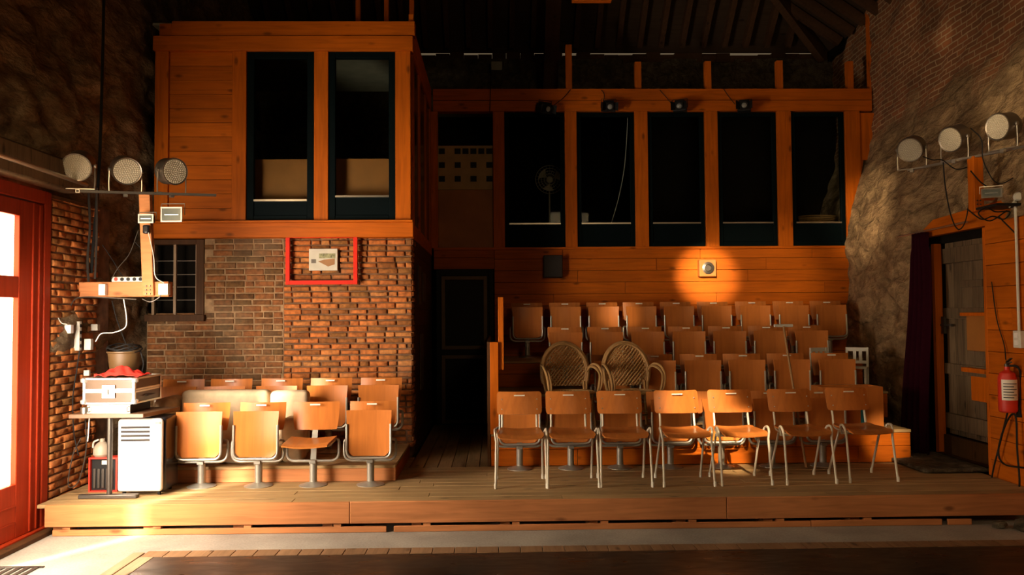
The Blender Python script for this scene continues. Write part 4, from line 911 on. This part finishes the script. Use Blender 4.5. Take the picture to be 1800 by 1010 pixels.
# floodlights
def flood(px_, py_, Y, w_, h, lab, dark=False, rz=0):
    t = thing('floodlight', lab, 'floodlight', PY(px_, py_, Y), rz)
    m = MB(); m.add([(-w_/2, 0, -h/2), (w_/2, 0, -h/2), (w_/2, 0, h/2), (-w_/2, 0, h/2), (-w_*.3, .09, -h*.3), (w_*.3, .09, -h*.3), (w_*.3, .09, h*.3), (-w_*.3, .09, h*.3)], [(7, 6, 5, 4), (0, 4, 5, 1), (1, 5, 6, 2), (2, 6, 7, 3), (3, 7, 4, 0), (0, 1, 2, 3)]); m.build('housing', M['black'], t)
    m = MB(); e = .012; m.b(-w_/2, w_/2, -.012, 0, h/2-e, h/2); m.b(-w_/2, w_/2, -.012, 0, -h/2, -h/2+e); m.b(-w_/2, -w_/2+e, -.012, 0, -h/2+e, h/2-e); m.b(w_/2-e, w_/2, -.012, 0, -h/2+e, h/2-e); m.build('rim', M['dwhite' if not dark else 'dsteel'], t)
    m = MB(); m.b(-w_/2+e, w_/2-e, -.006, -.001, -h/2+e, h/2-e); m.build('lens', plain('flood_lens', (.12, .13, .11), .12), t)
    m = MB(); m.tube([(-w_*.32, -.008, 0), (w_*.32, -.008, 0)], .006); m.build('lamp_tube', M['alu'], t)
    m = MB(); m.tube([(-w_/2-.008, .03, 0), (-w_/2-.008, .03, h*.75), (w_/2+.008, .03, h*.75), (w_/2+.008, .03, 0)], .004); m.build('bracket', M['steel'], t); return t
flood(302, 377, 7.18, .19, .135, 'square floodlight hanging under the right end of the left bar')
flood(257, 384, 7.12, .135, .08, 'small bright floodlight fixed to the upright timber')
flood(1743, 339, 6.9, .16, .085, 'dark floodlight beside the right timber post', True, -.5)
box_thing('motion_sensor', 258, 403, 7.14, .06, .08, .06, 'blackg', 'little black motion sensor below the small floodlight', 'sensor', .015)
# right bar, timber, shelf
a, b_ = PY(1597, 299, 7.85), PY(1803, 257, 6.75); m = MB(); m.bar(a, b_, .035, .02); tag(m.build('light_bar', M['steel']), 'slanting steel bar carrying the three stage lights on the right', 'bar')
p = PY(1716, 275, 7.2); q = PY(1716, 372, 7.2); t = thing('timber_post', 'short orange timber post with bolts holding the right light bar', 'post', (p.x, 7.22, q.z))
m = MB(); m.b(-.045, .045, -.05, .05, 0, p.z-q.z); m.build('post_beam', M['post'], t, bevel=.004)
m = MB(); m.bar((0, .05, .15), (.36, .12, .15), .05, .06); m.build('wall_arm', M['post'], t)
m = MB(); [m.lathe([(.008, 0), (.006, .006)], (-.02+i*.03, -.05, .03+j*.035), (0, -1, 0), 8) for i in range(2) for j in range(3)]; m.build('bolt_head', M['dsteel'], t)
m = MB(); a = PY(1745, 363, 6.95); m.b(a.x-.06, a.x+.45, 6.8, 7.1, a.z-.01, a.z+.01); tag(m.build('wall_shelf', M['black']), 'thin black shelf under the dark floodlight on the right', 'shelf')
t = thing('lamp_head', 'small round pale lamp head at the right edge above the black shelf', 'lamp', PY(1788, 346, 6.85)); m = MB(); m.lathe([(.035, 0), (.04, .03), (.03, .05)], (0, 0, 0), (-.3, -1, 0), 16); m.build('head', M['dwhite'], t); m = MB(); m.tube([(0, .0, 0), (-.06, .02, -.09)], .007); m.build('arm', M['dwhite'], t)
# ================================================================== black theatre spots on the beam
def beam_spot():
    t = thing('theatre_spot', 'x', 'stage light')
    m = MB(); m.b(-.09, .09, -.06, .10, -.075, .06); m.b(-.07, .07, -.04, .08, .06, .085); m.build('housing', M['black'], t, bevel=.01)
    m = MB(); m.lathe([(.05, 0), (.052, .05), (.046, .05), (.046, .03), (.01, .03)], (0, -.06, -.005), (0, -1, 0), 20); m.build('lens_tube', M['black'], t)
    m = MB(); m.lathe([(.036, 0), (.025, .01), (.005, .014)], (0, -.09, -.005), (0, -1, 0), 16); m.build('lens', plain('spot_lens', (.25, .25, .22), .1), t)
    m = MB(); m.tube([(-.105, .02, -.02), (-.105, .02, .10), (.105, .02, .10), (.105, .02, -.02)], .006); m.build('yoke', M['black'], t)
    m = MB()
    for s in (-1, 1): m.add([(s*.055, -.06, -.05), (s*.11, -.13, -.06), (s*.11, -.13, .06), (s*.055, -.06, .05)], [(0, 1, 2, 3)])
    m.build('barn_door', M['black'], t); return t
s0 = beam_spot()
for k, (px_, py_, rz, rx) in enumerate(((958, 190, .5, .3), (1070, 187, .05, .25), (1195, 187, -.35, .1), (1308, 187, -.3, 0))):
    o = s0 if k == 0 else copy_tree(s0); o.location = PY(px_, py_, YW-.17); o.rotation_euler = (rx, 0, rz)
    o['label'] = 'black theatre spotlight hung on the beam above the %s tall window' % ('first', 'second', 'third', 'fourth')[k]; o['group'] = 'small black spotlights on the beam'
t = thing('box_speaker', 'square black loudspeaker on the boards under the first tall window', 'speaker', PY(972, 468, YW-.08))
m = MB(); m.b(-.13, .13, -.07, .07, -.155, .155); m.build('cabinet', M['black'], t, bevel=.006); m = MB(); m.b(-.12, .12, -.076, -.07, -.145, .145); m.build('grille', plain('grille_cloth', (.03, .022, .016), .8), t)
t = thing('wall_lamp', 'brown square wall lamp on the boards in the sunlit patch', 'lamp', PY(1243, 471, YW-.07))
m = MB(); m.b(-.12, .12, -.04, .07, -.12, .12); m.build('lamp_box', M['brown'], t, bevel=.01); m = MB(); m.lathe([(.08, 0), (.085, .02), (.05, .03), (.04, .01)], (0, -.04, 0), (0, -1, 0), 18); m.build('reflector', M['dsteel'], t)
# fan behind the first tall window, wire, basket
p = PY(966, 316, 11.75)
t = thing('standing_fan', 'pale standing fan glimpsed behind the first tall window', 'fan', (p.x, 11.75, zs-.02)); hz_ = p.z-(zs-.02); r_ = .21
m = MB(); m.tube([(0, .05, .02), (0, .05, hz_)], .012); m.build('pole', M['dwhite'], t); m = MB(); m.lathe([(.17, 0), (.17, .015), (.03, .03)]); m.build('base', M['dwhite'], t)
m = MB()
for q_ in (1, .8, .6, .4): m.tube([(r_*q_*math.cos(a), -.05*(1-q_*.6)-.01, hz_+r_*q_*math.sin(a)) for a in [2*math.pi*i/28 for i in range(28)]], .004, 5, True)
for i in range(24): a = 2*math.pi*i/24; m.tube([(0, -.06, hz_), (r_*math.cos(a), -.02, hz_+r_*math.sin(a))], .0022, 4)
m.build('cage', M['dwhite'], t)
m = MB(); m.lathe([(.045, 0), (.05, .03), (.03, .11)], (0, -.03, hz_), (0, 1, 0), 16); m.build('motor', M['dwhite'], t)
for i in range(3):
    a = 2*math.pi*i/3+.4; m = MB(); m.sheet(lambda u, v: (math.cos(a+(v-.5)*1.2*u)*.17*(.25+.75*u), -.02+.03*(v-.5), hz_+math.sin(a+(v-.5)*1.2*u)*.17*(.25+.75*u)), 5, 5, .003); m.build('blade', M['dwhite'], t)
m = MB(); m.tube(curve([PY(1104, 165, YW+.2), PY(1103, 215, YW+.2), PY(1098, 290, YW+.2), PY(1088, 345, YW+.2), PY(1075, 391, YW+.2)]), .005); tag(m.build('hanging_wire', M['dwhite']), 'thin pale wire hanging behind the second tall window', 'wire')
t = thing('wicker_basket', 'wide wicker basket behind the rightmost tall window', 'basket', (PY(1436, 380, 11.6).x, 11.6, 3.02)); m = MB()
for k in range(7): m.tube([((.23+.006*k)*math.cos(a), (.13+.004*k)*math.sin(a), .012+k*.026) for a in [2*math.pi*i/28 for i in range(28)]], .012, 6, True)
m.build('basket_wall', M['rattan'], t); m = MB(); m.b(-.2, .2, -.1, .1, .0, .01); m.build('basket_base', M['rattan'], t)
m = MB(); m.b(X_(1395), X_(1480), 11.4, 11.85, zs-.02, 3.02); tag(m.build('low_cupboard', M['darkpost'], bevel=.003), 'low dark cupboard below the basket in the upper room', 'cupboard')
# ================================================================== curtain, curtain rail, extinguisher, switch, conduit
cz0, cz1 = .29, 2.62
cc = Vector((4.60, 8.46, 0))
def curtain(u, v):
    w_ = (.10 if v > .93 else .10+.11*(1-v)**.6); s_ = (u-.5)*2; z = cz0+(cz1-cz0)*v
    return (cc.x-.12*(1-v)+.035*math.sin(u*26+v*1.5)-.02, cc.y+s_*w_*1.25+.02*math.sin(v*7), z)
m = MB(); m.sheet(curtain, 90, 30, .004); o = tag(m.build('curtain', M['velvet'], angle=180), 'dark purple velvet curtain gathered at the left of the plank door', 'curtain')
m = MB(); m.tube([(4.60, 8.95, 2.63), (4.52, 7.50, 2.63)], .010); tag(m.build('curtain_rail', M['steel']), 'thin metal curtain rail above the old plank door', 'rail')
ex = PX(1768, 680, CX_-.10); t = thing('fire_extinguisher', 'red fire extinguisher with white label on the right wall', 'fire extinguisher', (CX_-.085, ex.y, ex.z-.22))
m = MB(); m.lathe([(.06, 0), (.072, .01), (.075, .03), (.075, .30), (.06, .345), (.03, .365), (.022, .37), (.022, .40)], n=28); m.build('cylinder', M['redplastic'], t)
m = MB(); m.sheet(lambda u, v: (.0765*math.cos(math.pi*1.5-1.2+u*2.0), .0765*math.sin(math.pi*1.5-1.2+u*2.0), .11+.18*v), 12, 3, .001); m.build('label', M['paper'], t)
m = MB()
for k in range(6): m.sheet(lambda u, v: (.0778*math.cos(math.pi*1.5-1.0+u*(1.5 if k % 2 else 1.1)), .0778*math.sin(math.pi*1.5-1.0+u*(1.5 if k % 2 else 1.1)), .13+.024*k+.007*v), 8, 1, .0006)
m.build('label_text', M['black'], t)
m = MB(); m.lathe([(.02, .40), (.02, .425)], n=12); m.bar((0, 0, .425), (-.03, -.10, .445), .02, .012); m.bar((0, 0, .44), (-.03, -.11, .48), .02, .008); m.build('valve_lever', M['dsteel'], t)
m = MB(); m.tube(curve([(0, 0, .41), (.05, -.07, .40), (.09, -.05, .30), (.085, -.04, .12), (.08, -.03, .04)]), .010); m.lathe([(.012, 0), (.03, .1)], (.08, -.03, .06), (0, 0, -1), 12); m.build('hose', M['black'], t)
p = PX(1791, 596, CX_-.03); m = MB(); m.b(CX_-.05, CX_-.002, p.y-.05, p.y+.05, p.z-.075, p.z+.075); o = tag(m.build('light_switch', M['dwhite'], bevel=.005), 'cream double light switch at the foot of the conduit', 'switch')
for dz in (-.03, .035): m = MB(); m.b(CX_-.056, CX_-.05, p.y-.025, p.y+.025, p.z+dz-.02, p.z+dz+.02); m.build('rocker', M['white'], o)
c_y = PX(1788, 500, CX_-.03).y; m = MB(); m.tube([(CX_-.025, c_y, p.z+.075), (CX_-.025, c_y, 2.80)], .012); tag(m.build('conduit', M['dwhite']), 'vertical pale conduit running down to the light switch', 'pipe')
# ================================================================== pipes and cables
a, b_ = PX(0, 268, XL+.25), PX(152, 325, XL+.22); m = MB(); m.tube([(a.x, a.y-1.2, a.z), b_], .018, 10); tag(m.build('wall_pipe', M['steel']), 'thin steel pipe along the left wall above the red door', 'pipe')
def cable(pts, r_, mat, lab, n_=6):
    m = MB(); m.tube(curve(pts, n_), r_, 6); return tag(m.build('cable', M[mat]), lab, 'cable')
PP = lambda l, Y: [PY(x, y, Y) for x, y in l]
cable(PP([(183, -20), (180, 120), (176, 260), (172, 330), (165, 420), (160, 480)], 7.35), .014, 'black', 'thick black cable hanging down the left stone wall')
cable(PP([(156, 340), (158, 400), (154, 455), (156, 500)], 7.3), .011, 'dsteel', 'grey conduit below the left light bar, nearer the door')
cable(PP([(170, 330), (170, 410), (167, 490)], 7.3), .010, 'dsteel', 'grey conduit below the left light bar, nearer the timber')
cable(PP([(260, 405), (270, 450), (273, 485), (288, 497)], 7.12), .004, 'dwhite', 'thin white lead from the small floodlight to the junction box')
cable(PP([(217, 524), (222, 555), (220, 575), (200, 584), (178, 586), (168, 600)], 7.2), .005, 'white', 'white lead looping below the timber arm')
cable(PP([(98, 490), (98, 540), (106, 565), (118, 570)], 6.95), .004, 'dwhite', 'thin white lead down the edge of the red door frame')
cable(PP([(118, 560), (128, 530), (145, 522), (190, 523), (240, 526)], 7.15), .006, 'dsteel', 'grey cable arching from the brick pier under the timber arm')
cable(PP([(243, 405), (228, 445), (208, 470), (196, 490)], 7.2), .004, 'dsteel', 'dark lead sagging left of the upright timber')
cable(PP([(180, 430), (200, 460), (215, 485), (240, 515), (252, 450), (238, 425)], 7.3), .004, 'black', 'tangled black lead behind the power strip')
cable(PP([(197, 528), (205, 560), (216, 590), (222, 605)], 7.3), .005, 'black', 'black lead hanging from the timber arm to the tub')
cable(PP([(250, 525), (265, 530), (280, 522), (283, 515)], 7.2), .005, 'dsteel', 'short grey lead curling under the junction box')
cable(PP([(140, 616), (135, 650), (128, 700), (130, 760), (138, 800)], 6.95), .005, 'black', 'black lead hanging beside the table edge')
cable(PP([(150, 735), (152, 780), (146, 820), (135, 850), (120, 852), (128, 800), (142, 770)], 7.0), .005, 'dsteel', 'grey lead tangled under the table by the brick pier')
cable(PP([(157, 735), (155, 765), (154, 775)], 6.95), .005, 'white', 'short white lead hanging under the table top')
# right side cables
cable(PP([(1658, 285), (1662, 330), (1672, 380), (1685, 403), (1698, 385), (1706, 330), (1708, 285)], 7.35), .006, 'black', 'long black cable loop hanging from the right light bar')
cable(PP([(1622, 275), (1640, 281), (1656, 281), (1680, 297), (1704, 293)], 7.4), .005, 'black', 'black lead from the far right stage light along the bar')
cable(PP([(1706, 225), (1725, 245), (1728, 280), (1745, 315), (1762, 322), (1785, 310)], 7.0), .005, 'black', 'black lead sagging right of the timber post')
cable(PP([(1706, 300), (1722, 318), (1735, 328)], 7.1), .006, 'black', 'short black lead running into the dark floodlight')
cable(PP([(1700, 367), (1725, 385), (1745, 380), (1765, 385), (1775, 372), (1750, 372), (1735, 365), (1720, 375), (1740, 388), (1770, 370)], 6.95), .006, 'black', 'tangle of black cable below the black shelf')
cable(PP([(1755, 380), (1775, 400), (1800, 425)], 6.9), .006, 'black', 'black cable running down to the right edge of the picture')
cable([PX(1743, 495, CX_-.02), PX(1752, 560, CX_-.02), PX(1765, 605, CX_-.02), PX(1768, 632, CX_-.04)], .005, 'black', 'thin black cord running down to the fire extinguisher')
cable([PX(x, y, CX_-.06) for x, y in ((1772, 720), (1760, 770), (1745, 830), (1742, 870), (1760, 888), (1785, 885), (1792, 850), (1788, 790), (1785, 730), (1770, 740), (1755, 790), (1765, 815), (1800, 822))], .008, 'black', 'long black cable hanging in a loop below the fire extinguisher')
# leads of the theatre spots
for k, l in enumerate(([(972, 186), (990, 172), (1003, 157)], [(1061, 180), (1062, 165), (1057, 158)], [(1183, 185), (1172, 172), (1160, 158)], [(1292, 183), (1280, 168), (1272, 156)])):
    cable(PP(l, YW-.07), .005, 'black', 'lead of the theatre spot over the %s tall window' % ('first', 'second', 'third', 'fourth')[k])
cable(PP([(863, 118), (862, 160), (861, 197)], YW-.06), .005, 'black', 'thin black cable down the beam at the passage side')
p = PY(873, 117, 12.7); m = MB(); m.b(p.x-.09, p.x+.09, 12.65, 12.9, p.z-.07, p.z+.07); tag(m.build('junction_box', M['metal'], bevel=.005), 'grey box on the dark stone above the beam', 'box')
# hanging timber end at the top
p = PY(1040, 2, 9.0); t = thing('hanging_batten', 'orange timber batten cut off by the top edge of the picture', 'batten', (p.x, 9.0, p.z-.01)); m = MB(); m.b(-.225, .225, -.04, .04, 0, .14); m.build('batten_board', M['beam'], t, bevel=.004)
m = MB(); m.b(-.02, .02, -.02, .02, .14, side_z(p.x if p.x > xr else xr)-p.z-.02); m.build('hanger', M['darkwood'], t)

# floor grate at the lower left corner
g0, g1 = PZ(2, 1012, 0), PZ(70, 998, 0); m = MB()
for k in range(9): m.b(g0.x-.35+k*.06, g0.x-.35+k*.06+.03, g1.y-.45, g1.y, .0, .008)
m.b(g0.x-.38, g0.x+.19, g1.y, g1.y+.025, 0, .009); m.b(g0.x-.38, g0.x+.19, g1.y-.475, g1.y-.45, 0, .009)
tag(m.build('floor_grate', M['dsteel']), 'dark metal floor grate before the red door at the lower left', 'grate')
